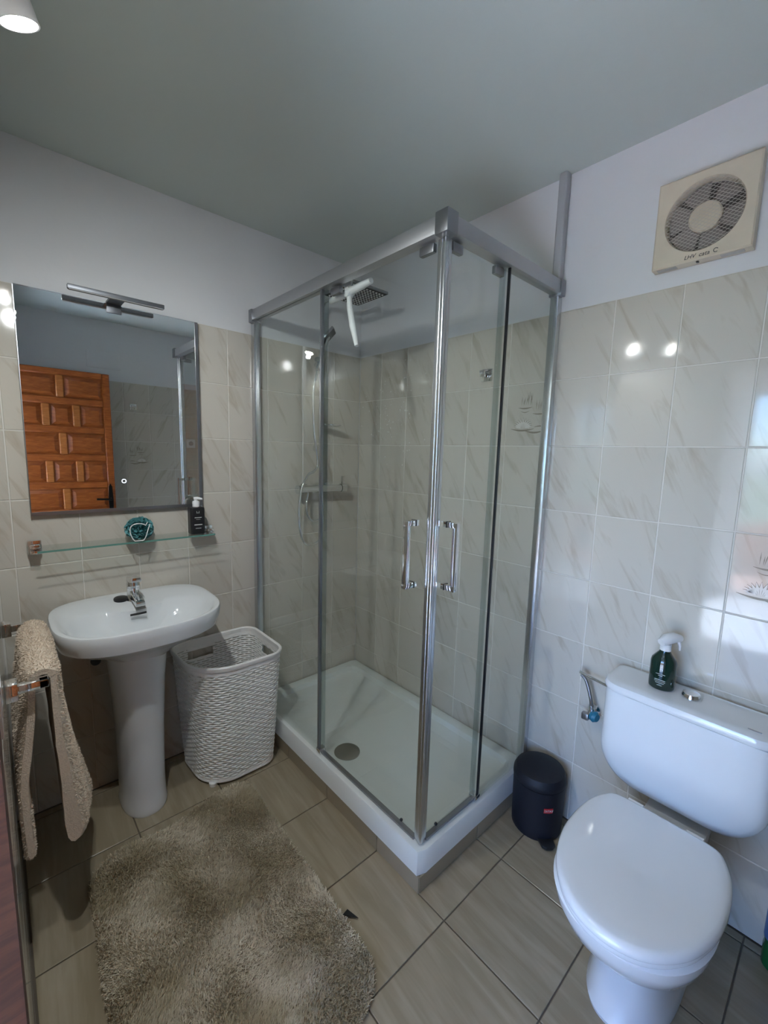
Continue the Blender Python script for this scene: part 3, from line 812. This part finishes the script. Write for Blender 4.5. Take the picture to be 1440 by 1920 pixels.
# angle valve under the basin
av = thing('angle_valve', (-1.385, 0, .60), 'dark angle valve on the wall under the washbasin', 'valve')
MB().lathe([(.022, .001), (.022, .006), (.009, .01), (.009, .05)], (-1.385, 0, .61), axis=(0, -1, 0)).lathe([(.015, -.014), (.017, 0), (.015, .02)], (-1.385, -.06, .61)).build('valve_body', M['chrome'], av, smooth=True)
MB().lathe([(.017, 0), (.018, .02), (.015, .026)], (-1.385, -.075, .61), axis=(-.3, -1, 0)).build('valve_cap', plain('dark_cap', (.02, .03, .035), .3), av, smooth=True)
MB().tube([(-1.385, -.06, .63), (-1.385, -.058, .65), (-1.388, -.055, .664)], .006).build('flexible_pipe', M['chrome'], av, smooth=True)

# ------------------------------------------------------------------ laundry hamper
hm = thing('laundry_hamper', (-.90, -.2, 0), 'white woven plastic laundry hamper beside the washbasin', 'laundry basket')
rim = rounded_poly([(-1.108, -.012, .07), (-1.088, -.372, .17), (-.704, -.380, .075), (-.704, -.012, .065)], 240)
cen = Vector((-.893, -.185))
HZ = .562
NR = 147
def hp(j, z, off=0):
    p = rim[j % 240]; q = rim[(j + 1) % 240]; o_ = rim[j - 1]
    t = (q - o_).normalized(); nrm = Vector((-t.y, t.x)); nrm = nrm if nrm.dot(p - cen) > 0 else -nrm
    s = .835 + .165 * (z / HZ) ** .9
    p2 = cen + (p - cen) * s + nrm * off
    # keep the straight sides near the wall and the tray
    return (p2.x, p2.y, z)
mb = MB()
vs, fs = [], []
Z0, Z1 = .016, .546
for i in range(NR + 1):
    z = Z0 + (Z1 - Z0) * i / NR
    for j in range(240):
        ph = PI * ((i // 3) % 2)
        bul = math.cos(2 * PI * j / 8 + ph) * (1 if i % 3 in (1, 2) else .3)
        vs.append(hp(j, z, .0013 * bul if z < .525 else 0))
def in_handle(j, z):
    p = rim[j]
    if not .468 < z < .505: return False
    return (p.y > -.03 and -1.02 < p.x < -.90) or (p.x > -.72 and -.27 < p.y < -.15)
for i in range(NR):
    z = Z0 + (Z1 - Z0) * (i + .5) / NR
    for j in range(240):
        if in_handle(j, z): continue
        if i % 3 == 0 and 4 < i < NR - 6 and not in_handle(j, z - .012) and not in_handle(j, z + .012):
            k = (j + (4 if (i // 3) % 2 else 0)) % 8
            if 1 <= k <= 6: continue
        a = i * 240 + j; b = i * 240 + (j + 1) % 240
        fs.append((a, b, b + 240, a + 240))
wv = MB().add(vs, fs).build('woven_wall', M['hamper'], hm, smooth=True)
so = wv.modifiers.new('thickness', 'SOLIDIFY'); so.thickness = .0026; so.offset = -1
rr = []
for z, off in ((.538, .0005), (.540, .004), (.548, .0065), (.557, .0065), (.5615, .003), (.5615, -.002), (.557, -.006), (.546, -.0045), (.538, -.003)):
    rr.append([hp(j, z, off) for j in range(0, 240, 2)])
MB().loft(rr + [rr[0]], False, False).build('rim', M['hamper'], hm, smooth=True)
MB().loft([[hp(j, .014, .002) for j in range(0, 240, 3)], [hp(j, .022, .001) for j in range(0, 240, 3)]]).build('base', M['hamper'], hm, smooth=True)
for jx, jy in ((-1.02, -.30), (-.80, -.31), (-.99, -.06), (-.78, -.08)):
    MB().lathe([(.016, 0), (.018, .016)], (jx, jy, 0), n=14).build('foot', M['hamper'], hm, smooth=True)

# ------------------------------------------------------------------ towel rail and towel
BX, BZ_, YA, YB = -1.580, .846, -.20, -.685
trl = thing('towel_rail', (XL, -.45, BZ_), 'chrome towel rail on the left wall beside the washbasin', 'towel rail')
for y in (YA, YB):
    b = MB().cbox((XL + .013, y, BZ_), (.025, .045, .045)).build('wall_mount', M['chrome'], trl, bevel=.003)
    MB().box((XL + .02, y - .011, BZ_ - .011), (BX + .011, y + .011, BZ_ + .011)).build('arm', M['chrome'], trl, bevel=.003)
MB().box((BX - .011, YB - .011, BZ_ - .011), (BX + .011, YA + .011, BZ_ + .011)).build('rail_bar', M['chrome'], trl, bevel=.003)
tw = thing('bath_towel', (BX, -.44, .2), 'thick beige-brown terry towel draped over the chrome rail', 'towel')
def towel_surface():
    """closed section across the rail: outer flap leaning out, inner flap against the wall; swept along the rail"""
    rings = []
    ny = 44
    for k in range(ny + 1):
        t = k / ny
        y = -.250 - .415 * t
        zo = .205 + .03 * (1 - t) + .165 * t ** 1.7        # lower edge of the outer flap, higher at the near end
        zi = .365 + .02 * math.sin(6 * t)
        fl = .088 - .062 * t ** 1.5
        e = .55 + .45 * min(1, min(t, 1 - t) * 9) ** .5     # rounded ends
        th = .026 * e
        ring = []
        def P(x, z): ring.append((x, y, z))
        def xo(z):
            q = max(0, (BZ_ - .08 - z) / (BZ_ - .08 - zo)); return fl * q ** 1.1 + .006 * math.sin(9 * z + 4 * t) * q
        def xi(z):
            q = max(0, (BZ_ - z) / (BZ_ - zi)); return -.036 * min(1, q * 1.6)
        for i in range(26):
            z = zo + (BZ_ - zo) * i / 25; P(BX + .014 + th + xo(z), z)
        for i in range(1, 12):
            a = PI * i / 12; P(BX + (.014 + th) * math.cos(a), BZ_ + (.014 + th) * math.sin(a))
        for i in range(20):
            z = BZ_ + (zi - BZ_) * i / 19; P(max(XL + .005, BX - .014 - th + xi(z)), z)
        xm = max(XL + .005, BX - .014 - th + xi(zi))
        for i in range(1, 6):
            a = PI * i / 6; P(xm + th * 1.2 * (1 - math.cos(a)) / 2, zi - .014 * math.sin(a))
        for i in range(16):
            s_ = i / 15; z = zi + (BZ_ - zi) * s_; P(max(xm * (1 - s_) + (BX - .0145) * s_ , BX - .0145 + xi(z)) if s_ > .5 else BX - .0145 + xi(z) + (th * .15), z)
        for i in range(5):
            a = PI - PI * i / 4; P(BX + .0135 * math.cos(a), BZ_ + .0135 * math.sin(a) ** .5 if math.sin(a) > 0 else BZ_)
        for i in range(22):
            z = BZ_ + (zo + .012 - BZ_) * i / 21; P(BX + .0145 + xo(z) * .30, z)
        for i in range(1, 6):
            a = PI * i / 6; P(BX + .0145 + xo(zo) * .30 + (th + xo(zo) * .70) * (1 - math.cos(a)) / 2, zo - (.012 + .02 * (xo(zo) > .03)) * math.sin(a) + .004)
        rings.append(ring)
    return rings
rings = towel_surface()
mb = MB()
R = []
for k, ring in enumerate(rings):
    t = k / (len(rings) - 1); e = min(1, min(t, 1 - t) * 12) ** .5
    cx = [p[0] for p in ring]; r = []
    for x, y, z in ring:
        d = noise.noise(Vector((x * 18, y * 14, z * 9))) * .003 + noise.noise(Vector((x * 60, y * 60, z * 60))) * .002
        if abs(x - BX) < .016: d = 0
        r.append((max(XL + .004, x + d), y + noise.noise(Vector((z * 12, x * 20, 3))) * .008, z + d * .6))
    R.append(r)
tb_ = mb.loft(R).build('terry_cloth', M['towel'], tw, smooth=True)
# terry loops on the outside
rnd = random.Random(5)
mb = MB()
nR = len(R[0])
for _ in range(26000):
    k = rnd.randrange(len(R) - 1); j = rnd.randrange(0, 66)
    a, b, c = Vector(R[k][j]), Vector(R[k + 1][j]), Vector(R[k][(j + 1) % nR])
    p = a + (b - a) * rnd.random() + (c - a) * rnd.random()
    nrm = (c - a).cross(b - a)
    if nrm.length < 1e-9: continue
    nrm.normalize()
    if j < 26 and nrm.x < 0: nrm = -nrm
    if 26 <= j < 37 and nrm.z < 0: nrm = -nrm
    if 37 <= j < 57 and nrm.x > 0: nrm = -nrm
    tdir = Vector((rnd.gauss(0, .5), rnd.gauss(0, .5), rnd.gauss(-.3, .5)))
    q = p + (nrm + tdir * .7).normalized() * rnd.uniform(.003, .0065)
    if q.x < XL + .004: continue
    w = nrm.orthogonal().normalized(); w.rotate(Matrix.Rotation(rnd.uniform(0, 6.28), 3, nrm)); w *= rnd.uniform(.0008, .0016)
    mb.add([p - w, p + w, q], [(0, 1, 2)])
o = mb.build('terry_loops', M['towel'], tw); o['kind'] = 'stuff'

# switch plate on the left wall near the door frame
swp = thing('light_switch', (XL, -1.26, 1.06), 'white switch plate on the left wall by the door frame', 'switch')
MB().box((XL, -1.31, 1.062), (XL + .0042, -1.225, 1.147)).build('plate', M['white'], swp, bevel=.001)
MB().box((XL + .004, -1.29, 1.082), (XL + .0052, -1.245, 1.127)).build('rocker', M['white'], swp)

# ------------------------------------------------------------------ toilet
CY = -1.775
wc = thing('toilet', (-.36, CY, 0), 'white ceramic toilet with closed lid and cistern at the right', 'toilet')
def wring(xb, xf, hw, z, nb=3.4, nf=2.25, n=72, mid=.46):
    xc = xf + (xb - xf) * mid; r = []
    for j in range(n):
        a = 2 * PI * j / n; ca, sa = math.cos(a), math.sin(a); e = nb if ca > 0 else nf
        hx = (xb - xc) if ca > 0 else (xc - xf)
        r.append((xc + math.copysign(abs(ca) ** (2 / e), ca) * hx, CY + math.copysign(abs(sa) ** (2 / e), sa) * hw, z))
    return r
MB().loft([wring(-.06, -.555, .106, 0, 4, 2.6), wring(-.06, -.557, .108, .01, 4, 2.6), wring(-.06, -.545, .102, .03, 4, 2.6), wring(-.06, -.535, .098, .12, 4, 2.6), wring(-.06, -.54, .100, .20, 4, 2.6), wring(-.055, -.56, .108, .245, 4, 2.5),
           wring(-.13, -.605, .132, .258, 3, 2.4), wring(-.17, -.64, .148, .275, 2.8, 2.3), wring(-.22, -.685, .164, .32, 2.6, 2.25), wring(-.245, -.708, .174, .365, 2.6, 2.2), wring(-.25, -.714, .177, .392, 2.6, 2.2), wring(-.26, -.706, .170, .400, 2.6, 2.2)]).build('pan', M['ceramic'], wc, smooth=True)
def seat(z, s, dx=0):
    pts = [(-.272, .128), (-.30, .152), (-.36, .173), (-.45, .182), (-.54, .174), (-.63, .142), (-.70, .080), (-.724, 0), (-.70, -.080), (-.63, -.142), (-.54, -.174), (-.45, -.182), (-.36, -.173), (-.30, -.152), (-.272, -.128), (-.266, -.07), (-.265, 0), (-.266, .07)]
    c = smooth_closed(pts, 108); m_ = Vector((-.49, 0))
    return [(m_.x + (p.x - m_.x) * s + dx, CY + p.y * s, z) for p in c]
MB().loft([seat(.400, .95), seat(.4, .985), seat(.404, .993), seat(.412, .99), seat(.4135, .975)]).build('seat', M['ceramic'], wc, smooth=True)
MB().loft([seat(.4145, .97), seat(.415, 1.0), seat(.419, 1.008), seat(.428, 1.0), seat(.434, .978), seat(.4372, .94), seat(.4385, .85), seat(.4388, .6), seat(.4388, .2)]).build('lid', M['ceramic'], wc, smooth=True)
for dy in (-.075, .075): MB().tube([(-.262, CY + dy - .02, .418), (-.262, CY + dy + .02, .418)], .013, 14).build('hinge', M['white'], wc, smooth=True)
# cistern: elevation outline (y, z) with big lower corners, swept in depth with a rounded front
def cis(x, g, zt=.705, n=96):
    return [(x, CY + .010 + p.x, p.y) for p in rounded_poly([(-.222 + g, .385 + g, .12), (.222 - g, .385 + g, .12), (.222 - g, zt, .004), (-.222 + g, zt, .004)], n)]
MB().loft([cis(-.006, .004), cis(-.01, 0), cis(-.13, 0), cis(-.155, .006), cis(-.170, .018), cis(-.178, .035), cis(-.182, .07)]).build('cistern', M['ceramic'], wc, smooth=True)
def cl(d, z, n=96):
    return [(p.x, p.y, z) for p in rounded_poly([(-.188 + d, CY + .010 - .226 + d, .055), (-.004 - d, CY + .010 - .226 + d, .02), (-.004 - d, CY + .010 + .226 - d, .02), (-.188 + d, CY + .010 + .226 - d, .055)], n)]
MB().loft([cl(.01, .7065), cl(.002, .708), cl(0, .713), cl(0, .722), cl(.004, .731), cl(.014, .736), cl(.03, .738)]).build('cistern_lid', M['ceramic'], wc, smooth=True)
bt = MB().lathe([(.026, .737), (.026, .744), (.022, .752), (.018, .7535), (0, .7535)], (-.088, -1.770, 0), n=32).build('flush_button', M['chrome'], wc, smooth=True)
MB().box((-.155, -1.945, .7366), (-.150, -1.915, .7388)).build('maker_mark', M['alud'], wc)
MB().loft([[(-.20 + x, CY + y, z) for x, y in ((-.10, -.085), (.15, -.085), (.15, .085), (-.10, .085))] for z in (.20, .340)]).build('cistern_foot', M['ceramic'], wc, bevel=.015)

# supply valve and hose
sv = thing('supply_valve', (0, -1.468, .48), 'blue-capped supply valve with flexible hose beside the cistern', 'valve')
MB().lathe([(.019, .001), (.019, .005), (.008, .008), (.008, .04)], (0, -1.468, .515), axis=(-1, 0, 0)).lathe([(.012, -.02), (.012, .03)], (-.04, -1.468, .515)).build('valve_body', M['chrome'], sv, smooth=True)
MB().lathe([(.018, 0), (.021, .012), (.014, .022)], (-.045, -1.474, .512), axis=(-.3, -1, .0)).build('valve_cap', M['bluecap'], sv, smooth=True)
MB().cbox((-.056, -1.455, .505), (.02, .026, .026)).build('valve_handle', M['alud'], sv, bevel=.005)
MB().tube(smooth_open([(-.04, -1.468, .54), (-.045, -1.462, .58), (-.045, -1.442, .635), (-.05, -1.425, .655)], 24), .0065, 10).build('hose', M['alud'], sv, smooth=True)
MB().tube([(-.05, -1.418, .663), (-.055, -1.46, .66), (-.062, -1.525, .656), (-.063, -1.541, .655)], [.006, .0055, .0055, .008], 10).build('inlet_pipe', M['chrome'], sv, smooth=True)

# spray bottle on the cistern
sb = thing('spray_bottle', (-.094, -1.690, .738), 'dark green spray bottle with white trigger on the cistern lid', 'bottle')
def sring(k, z, hx=.030, hy=.036):
    a_ = math.radians(15)
    return [(-.094 + (math.cos(t) * hx * math.cos(a_) - math.sin(t) * hy * math.sin(a_)) * k, -1.690 + (math.cos(t) * hx * math.sin(a_) + math.sin(t) * hy * math.cos(a_)) * k, .738 + z) for t in [2 * PI * j / 36 for j in range(36)]]
MB().loft([sring(.86, .0005), sring(.97, .004), sring(1, .012), sring(1, .088), sring(.93, .098), sring(.42, .122), sring(.40, .13)]).build('bottle_body', M['green'], sb, smooth=True)
MB().lathe([(.0155, .126), (.0155, .148)], (-.094, -1.690, .738)).build('collar', M['white'], sb, smooth=True)
hp_ = [(-.117, -1.682, .892), (-.098, -1.690, .900), (-.075, -1.705, .905), (-.055, -1.718, .901)]
MB().tube(hp_, [.012, .018, .016, .011], 14).build('trigger_head', M['white'], sb, smooth=True)
MB().tube([(-.06, -1.715, .892), (-.056, -1.719, .876), (-.058, -1.72, .862)], [.006, .004, .003], 8).build('trigger', M['white'], sb, smooth=True)
mb = MB()
nv = Vector((-1, -.05, 0))
for dz, w in ((.072, .006), (.066, .004), (.055, .026), (.050, .012), (.036, .03), (.031, .03), (.026, .024), (.018, .014)):
    mb.cbox((-.1252, -1.692, .738 + dz), (.0008, w, .0012))
o = mb.build('label_print', M['print'], sb); o['kind'] = 'stuff'

# cleaner bottle and brush pot at the right edge
cb = thing('cleaner_bottle', (-.045, -2.045, 0), 'green cleaner bottle on the floor at the right edge', 'bottle')
MB().lathe([(.03, .0005), (.036, .006), (.037, .06), (.035, .075), (.037, .09), (.037, .2), (.03, .235), (.014, .26), (.013, .27)], (-.045, -2.045, 0)).build('bottle_body', M['cleaner'], cb, smooth=True)
MB().lathe([(.0376, .092), (.0378, .095), (.0378, .195), (.0376, .198)], (-.045, -2.045, 0), cap=False).build('label', M['clabel'], cb, smooth=True)
MB().lathe([(.016, .268), (.016, .295), (.013, .3)], (-.045, -2.045, 0)).build('cap', M['white'], cb, smooth=True)
bp_ = thing('brush_pot', (-.205, -2.118, 0), 'white toilet brush pot in the lower right corner', 'toilet brush')
MB().lathe([(.05, .0005), (.056, .005), (.05, .10), (.047, .10), (.045, .02)], (-.205, -2.118, 0)).build('pot', M['white'], bp_, smooth=True)
MB().lathe([(.035, .03), (.036, .09), (.009, .12), (.008, .34), (.012, .36), (.004, .375)], (-.205, -2.118, 0)).build('brush', M['white'], bp_, smooth=True)

# pedal bin
bn = thing('pedal_bin', (-.112, -1.325, 0), 'small dark navy pedal bin between shower and toilet', 'waste bin')
bc = (-.112, -1.325, 0)
MB().lathe([(.090, .0), (.094, .006), (.095, .03), (.098, .2), (.0985, .205)], bc, n=40).build('bin_body', M['navy'], bn, smooth=True)
MB().lathe([(.0985, .207), (.100, .21), (.099, .228), (.090, .246), (.065, .257), (.03, .262), (0, .263)], bc, n=40).build('lid', M['navy'], bn, smooth=True)
dv = Vector((-.64, -.77, 0)).normalized(); sd = Vector((-dv.y, dv.x, 0))
pq = Vector(bc) + dv * .10
MB().loft([[pq + sd * x + dv * y + Vector((0, 0, z)) for x, y in ((-.03, -.02), (.03, -.02), (.026, .022), (.012, .032), (-.012, .032), (-.026, .022))] for z in (.006, .017)]).build('pedal', M['black'], bn, bevel=.003)
lp = Vector(bc) + dv * .0985 + Vector((0, 0, .138))
lr = sd if sd.dot(r2) > 0 else -sd
lb = MB().loft([[lp + lr * x + Vector((0, 0, z)) - dv * (.0985 - (.0985 ** 2 - x * x) ** .5) + dv * d for x, z in ((-.017, -.009), (-.008, -.009), (0, -.009), (.008, -.009), (.017, -.009), (.017, .009), (.008, .009), (0, .009), (-.008, .009), (-.017, .009))] for d in (-.001, .0006)]).build('label', M['red'], bn)
place_text('label_text', 'TATAY', .011, M['print'], lb, lp + dv * .0012, lr, (0, 0, 1))

# ------------------------------------------------------------------ extractor fan
FY, FZ, FH = -1.642, 2.178, .124
fn = thing('extractor_fan', (0, FY, FZ - FH), 'cream square extractor fan with round grille high on the right wall', 'extractor fan')
FD = .042
NC = 64
def sqpt(a, h):
    ca, sa = math.cos(a), math.sin(a); k = h / max(abs(ca), abs(sa)); return ca * k, sa * k
A_ = [2 * PI * (j + .5) / NC + PI / 4 for j in range(NC)]
A_ = sorted(set([2 * PI * j / NC for j in range(NC)]))
def fr_(fn_, x): return [(x, FY + fn_(a)[0], FZ + fn_(a)[1]) for a in A_]
MB().loft([fr_(lambda a: sqpt(a, FH), -.0005), fr_(lambda a: sqpt(a, FH), -FD + .004), fr_(lambda a: sqpt(a, FH - .004), -FD), fr_(lambda a: (.099 * math.cos(a), .099 * math.sin(a)), -FD), fr_(lambda a: (.096 * math.cos(a), .096 * math.sin(a)), -FD + .004), fr_(lambda a: (.096 * math.cos(a), .096 * math.sin(a)), -.004)], False, False).build('housing', M['cream'], fn, smooth=True)
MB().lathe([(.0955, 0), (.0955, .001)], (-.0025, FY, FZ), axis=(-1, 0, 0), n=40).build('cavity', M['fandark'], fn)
MB().lathe([(.042, 0), (.042, .018), (.038, .022), (0, .024)], (-.006, FY, FZ), axis=(-1, 0, 0), n=32).build('motor_hub', M['cream'], fn, smooth=True)
for k in range(6):
    a0 = k * PI / 3 + .2
    rows_ = []
    for i in range(7):
        r = .04 + .052 * i / 6; q = []
        for s in (-.42, -.2, .0, .2, .42):
            a = a0 + s; q.append((-.006 - .018 * (s + .42) / .84, FY + r * math.cos(a), FZ + r * math.sin(a)))
        rows_.append(q)
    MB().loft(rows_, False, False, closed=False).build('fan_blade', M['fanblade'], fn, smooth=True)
mb = MB()
gr = .097
for i in range(-11, 12):
    for ang in (PI / 5.5, -PI / 5.5):
        off = i * .0085
        h = (gr * gr - off * off) ** .5 if abs(off) < gr else 0
        if h < .005: continue
        d = (math.cos(ang), math.sin(ang)); q = (-d[1], d[0])
        p0 = (-FD + .0012, FY + q[0] * off - d[0] * h, FZ + q[1] * off - d[1] * h); p1 = (-FD + .0012, FY + q[0] * off + d[0] * h, FZ + q[1] * off + d[1] * h)
        mb.tube([p0, p1], .00052, 5)
o = mb.build('wire_grille', M['wire'], fn); o['kind'] = 'stuff'
place_text('brand_text', 'LHV', .0155, M['dprint'], fn, (-FD - .0006, FY + .022, FZ - .112), (0, -1, 0), (0, 0, 1), .25)
place_text('brand_text', 'cata', .0165, M['dprint'], fn, (-FD - .0006, FY - .014, FZ - .112), (0, -1, 0), (0, 0, 1), .25)
rg = [[(-FD - .0004 - x, FY - .041 - math.cos(a) * r, FZ - .1105 + math.sin(a) * r) for a in [.5 + k / 20 * 5 for k in range(21)]] for r, x in ((.0045, 0), (.0062, 0), (.0062, .0005), (.0045, .0005))]
MB().loft(rg + [rg[0]], False, False, closed=False).build('brand_ring', M['dprint'], fn)
for y0, y1 in ((-.105, -.05), (.06, .112)):
    MB().box((-.032, FY + y0, FZ - FH - .0008), (-.010, FY + y1, FZ - FH)).build('rating_label', M['creamd'], fn)
MB().box((-.03, FY + .002, FZ - FH - .003), (-.02, FY + .008, FZ - FH)).build('screw', M['black'], fn)

# ------------------------------------------------------------------ bath mat
ru = thing('bath_mat', (-1.21, -.85, 0), 'shaggy beige bath mat on the floor in front of the washbasin', 'rug')
rp_ = rounded_poly([(-1.535, -1.42, .14), (-.925, -1.33, .13), (-.905, -.388, .04), (-1.03, -.372, .05), (-1.235, -.425, .07), (-1.50, -.40, .12)], 220)
rc = Vector((-1.21, -.85))
def rr_(s, z):
    return [((p.x - rc.x) * s + rc.x, (p.y - rc.y) * s + rc.y, z) for p in rp_]
MB().loft([rr_(1, .0008), rr_(1.0, .008), rr_(.985, .013), rr_(.9, .015)]).build('backing', M['rugbase'], ru, smooth=True)
def inside(x, y):
    c = False; n = len(rp_)
    for i in range(n):
        a, b = rp_[i], rp_[i - 1]
        if (a.y > y) != (b.y > y) and x < (b.x - a.x) * (y - a.y) / (b.y - a.y) + a.x: c = not c
    return c
rnd = random.Random(21)
grid = {}
mb = MB()
cnt = 0
while cnt < 95000:
    x, y = rnd.uniform(-1.545, -.895), rnd.uniform(-1.43, -.31)
    key = (int(x * 60), int(y * 60))
    if key not in grid: grid[key] = inside((key[0] - .5) / 60, (key[1] - .5) / 60)
    if not grid[key] and not inside(x, y): continue
    if grid[key] and not inside(x, y): continue
    cnt += 1
    n1 = noise.noise(Vector((x * 5.5, y * 5.5, 1))); n2 = noise.noise(Vector((x * 5.5, y * 5.5, 9)))
    n3 = noise.noise(Vector((x * 40, y * 40, 4)))
    lean = Vector((n1 * 1.5 + rnd.gauss(0, .45), n2 * 1.5 + rnd.gauss(0, .45) - .15, 1.0 + .3 * n3)).normalized()
    h = .015 + .003 * n3 + rnd.uniform(-.003, .003)
    p = Vector((x, y, .012)); q = p + lean * h
    q.z = max(q.z, .014)
    w = Vector((rnd.uniform(-1, 1), rnd.uniform(-1, 1), 0)).normalized() * rnd.uniform(.0009, .0016)
    m_ = p.lerp(q, .55) + Vector((0, 0, .002))
    mb.add([p - w, p + w, m_ + w * .9, q, m_ - w * .9], [(0, 1, 2, 3, 4)])
o = mb.build('pile', M['pile'], ru); o['kind'] = 'stuff'
o = MB().loft([[(-.918, -1.108, z), (-.896, -1.104, z), (-.886, -1.148, z)] for z in (.009, .011)]).build('care_tag', M['black'], ru); o['label'] = 'black tag'

# ------------------------------------------------------------------ small things on the front wall, seen in the mirror
sk_ = thing('wall_socket', (-.212, YF, 1.47), 'white socket plate on the tiles seen in the mirror', 'socket')
MB().box((-.252, YF, 1.462), (-.172, YF + .011, 1.542)).build('plate', M['white'], sk_, bevel=.004)
MB().lathe([(.021, .011), (.021, .013), (.018, .0135)], (-.212, YF, 1.502), axis=(0, 1, 0)).build('outlet', plain('grey_plastic', (.4, .41, .42), .4), sk_, smooth=True)
ap = MB().box((-1.01, YF - .004, 2.10), (-.77, YF - .0005, 2.235)).build('access_panel', M['plaster'], bevel=.001)
tag(ap, 'flush white rectangular cover plate on the plaster above the open door', 'cover plate')

# ------------------------------------------------------------------ pair of spots on the left wall
sp = thing('spot_lamp', (XL, -1.07, 2.2), 'white twin spot lamp high on the left wall', 'lamp')
MB().box((XL - T + .0005, -1.20, 2.255), (XL + .022, -.91, 2.295)).build('wall_plate', M['white'], sp, bevel=.004)
SPOTS = [((-1.548, -.94, 2.20), (.32, .18, -.93)), ((-1.515, -1.175, 2.155), (.30, .52, -.80))]
for (c, d), power in zip(SPOTS, SPOT_POWER):
    c, d = Vector(c), Vector(d).normalized()
    hd_ = MB().lathe([(.018, -.085), (.026, -.075), (.030, -.03), (.032, 0), (.029, 0), (.027, -.006)], c, axis=d, n=32).build('spot_head', M['white'], sp, smooth=True)
    MB().tube([c - d * .07, Vector((XL + .03, c.y, 2.275)), Vector((XL + .018, c.y, 2.275))], .007).build('arm', M['white'], hd_, smooth=True)
    MB().lathe([(.0265, -.005), (.0265, -.003), (.0, -.0025)], c, axis=d, n=32).build('bulb_face', M['bulb'], hd_)
    ld = bpy.data.lights.new('spot_light', 'SPOT')
    ld.energy = power; ld.spot_size = math.radians(158); ld.spot_blend = .9; ld.shadow_soft_size = .014; ld.color = (.95, 1, 1.0)
    lo_ = bpy.data.objects.new('spot_light', ld); COL.objects.link(lo_)
    lo_.matrix_world = Matrix.Translation(c + d * .03) @ (-d).to_track_quat('Z', 'Y').to_matrix().to_4x4()

# ------------------------------------------------------------------ water drops left on the shower wall
rnd = random.Random(4)
mb = MB()
for _ in range(110):
    y, z = -.30 + rnd.gauss(0, .11), 1.68 + rnd.gauss(0, .14)
    if y > -.02 or y < -.6: continue
    r = rnd.uniform(.0016, .0036)
    mb.sphere((-r * .25, y, z), r, 8, (.45, 1, 1.25))
dm, dn, db = newmat('water'); db.inputs['Base Color'].default_value = (.75, .75, .72, 1); db.inputs['Roughness'].default_value = .02; db.inputs['Specular IOR Level'].default_value = .9
o = mb.build('water_droplets', dm, smooth=True)
tag(o, 'scattered water droplets on the tiles inside the shower', 'water', kind='stuff')
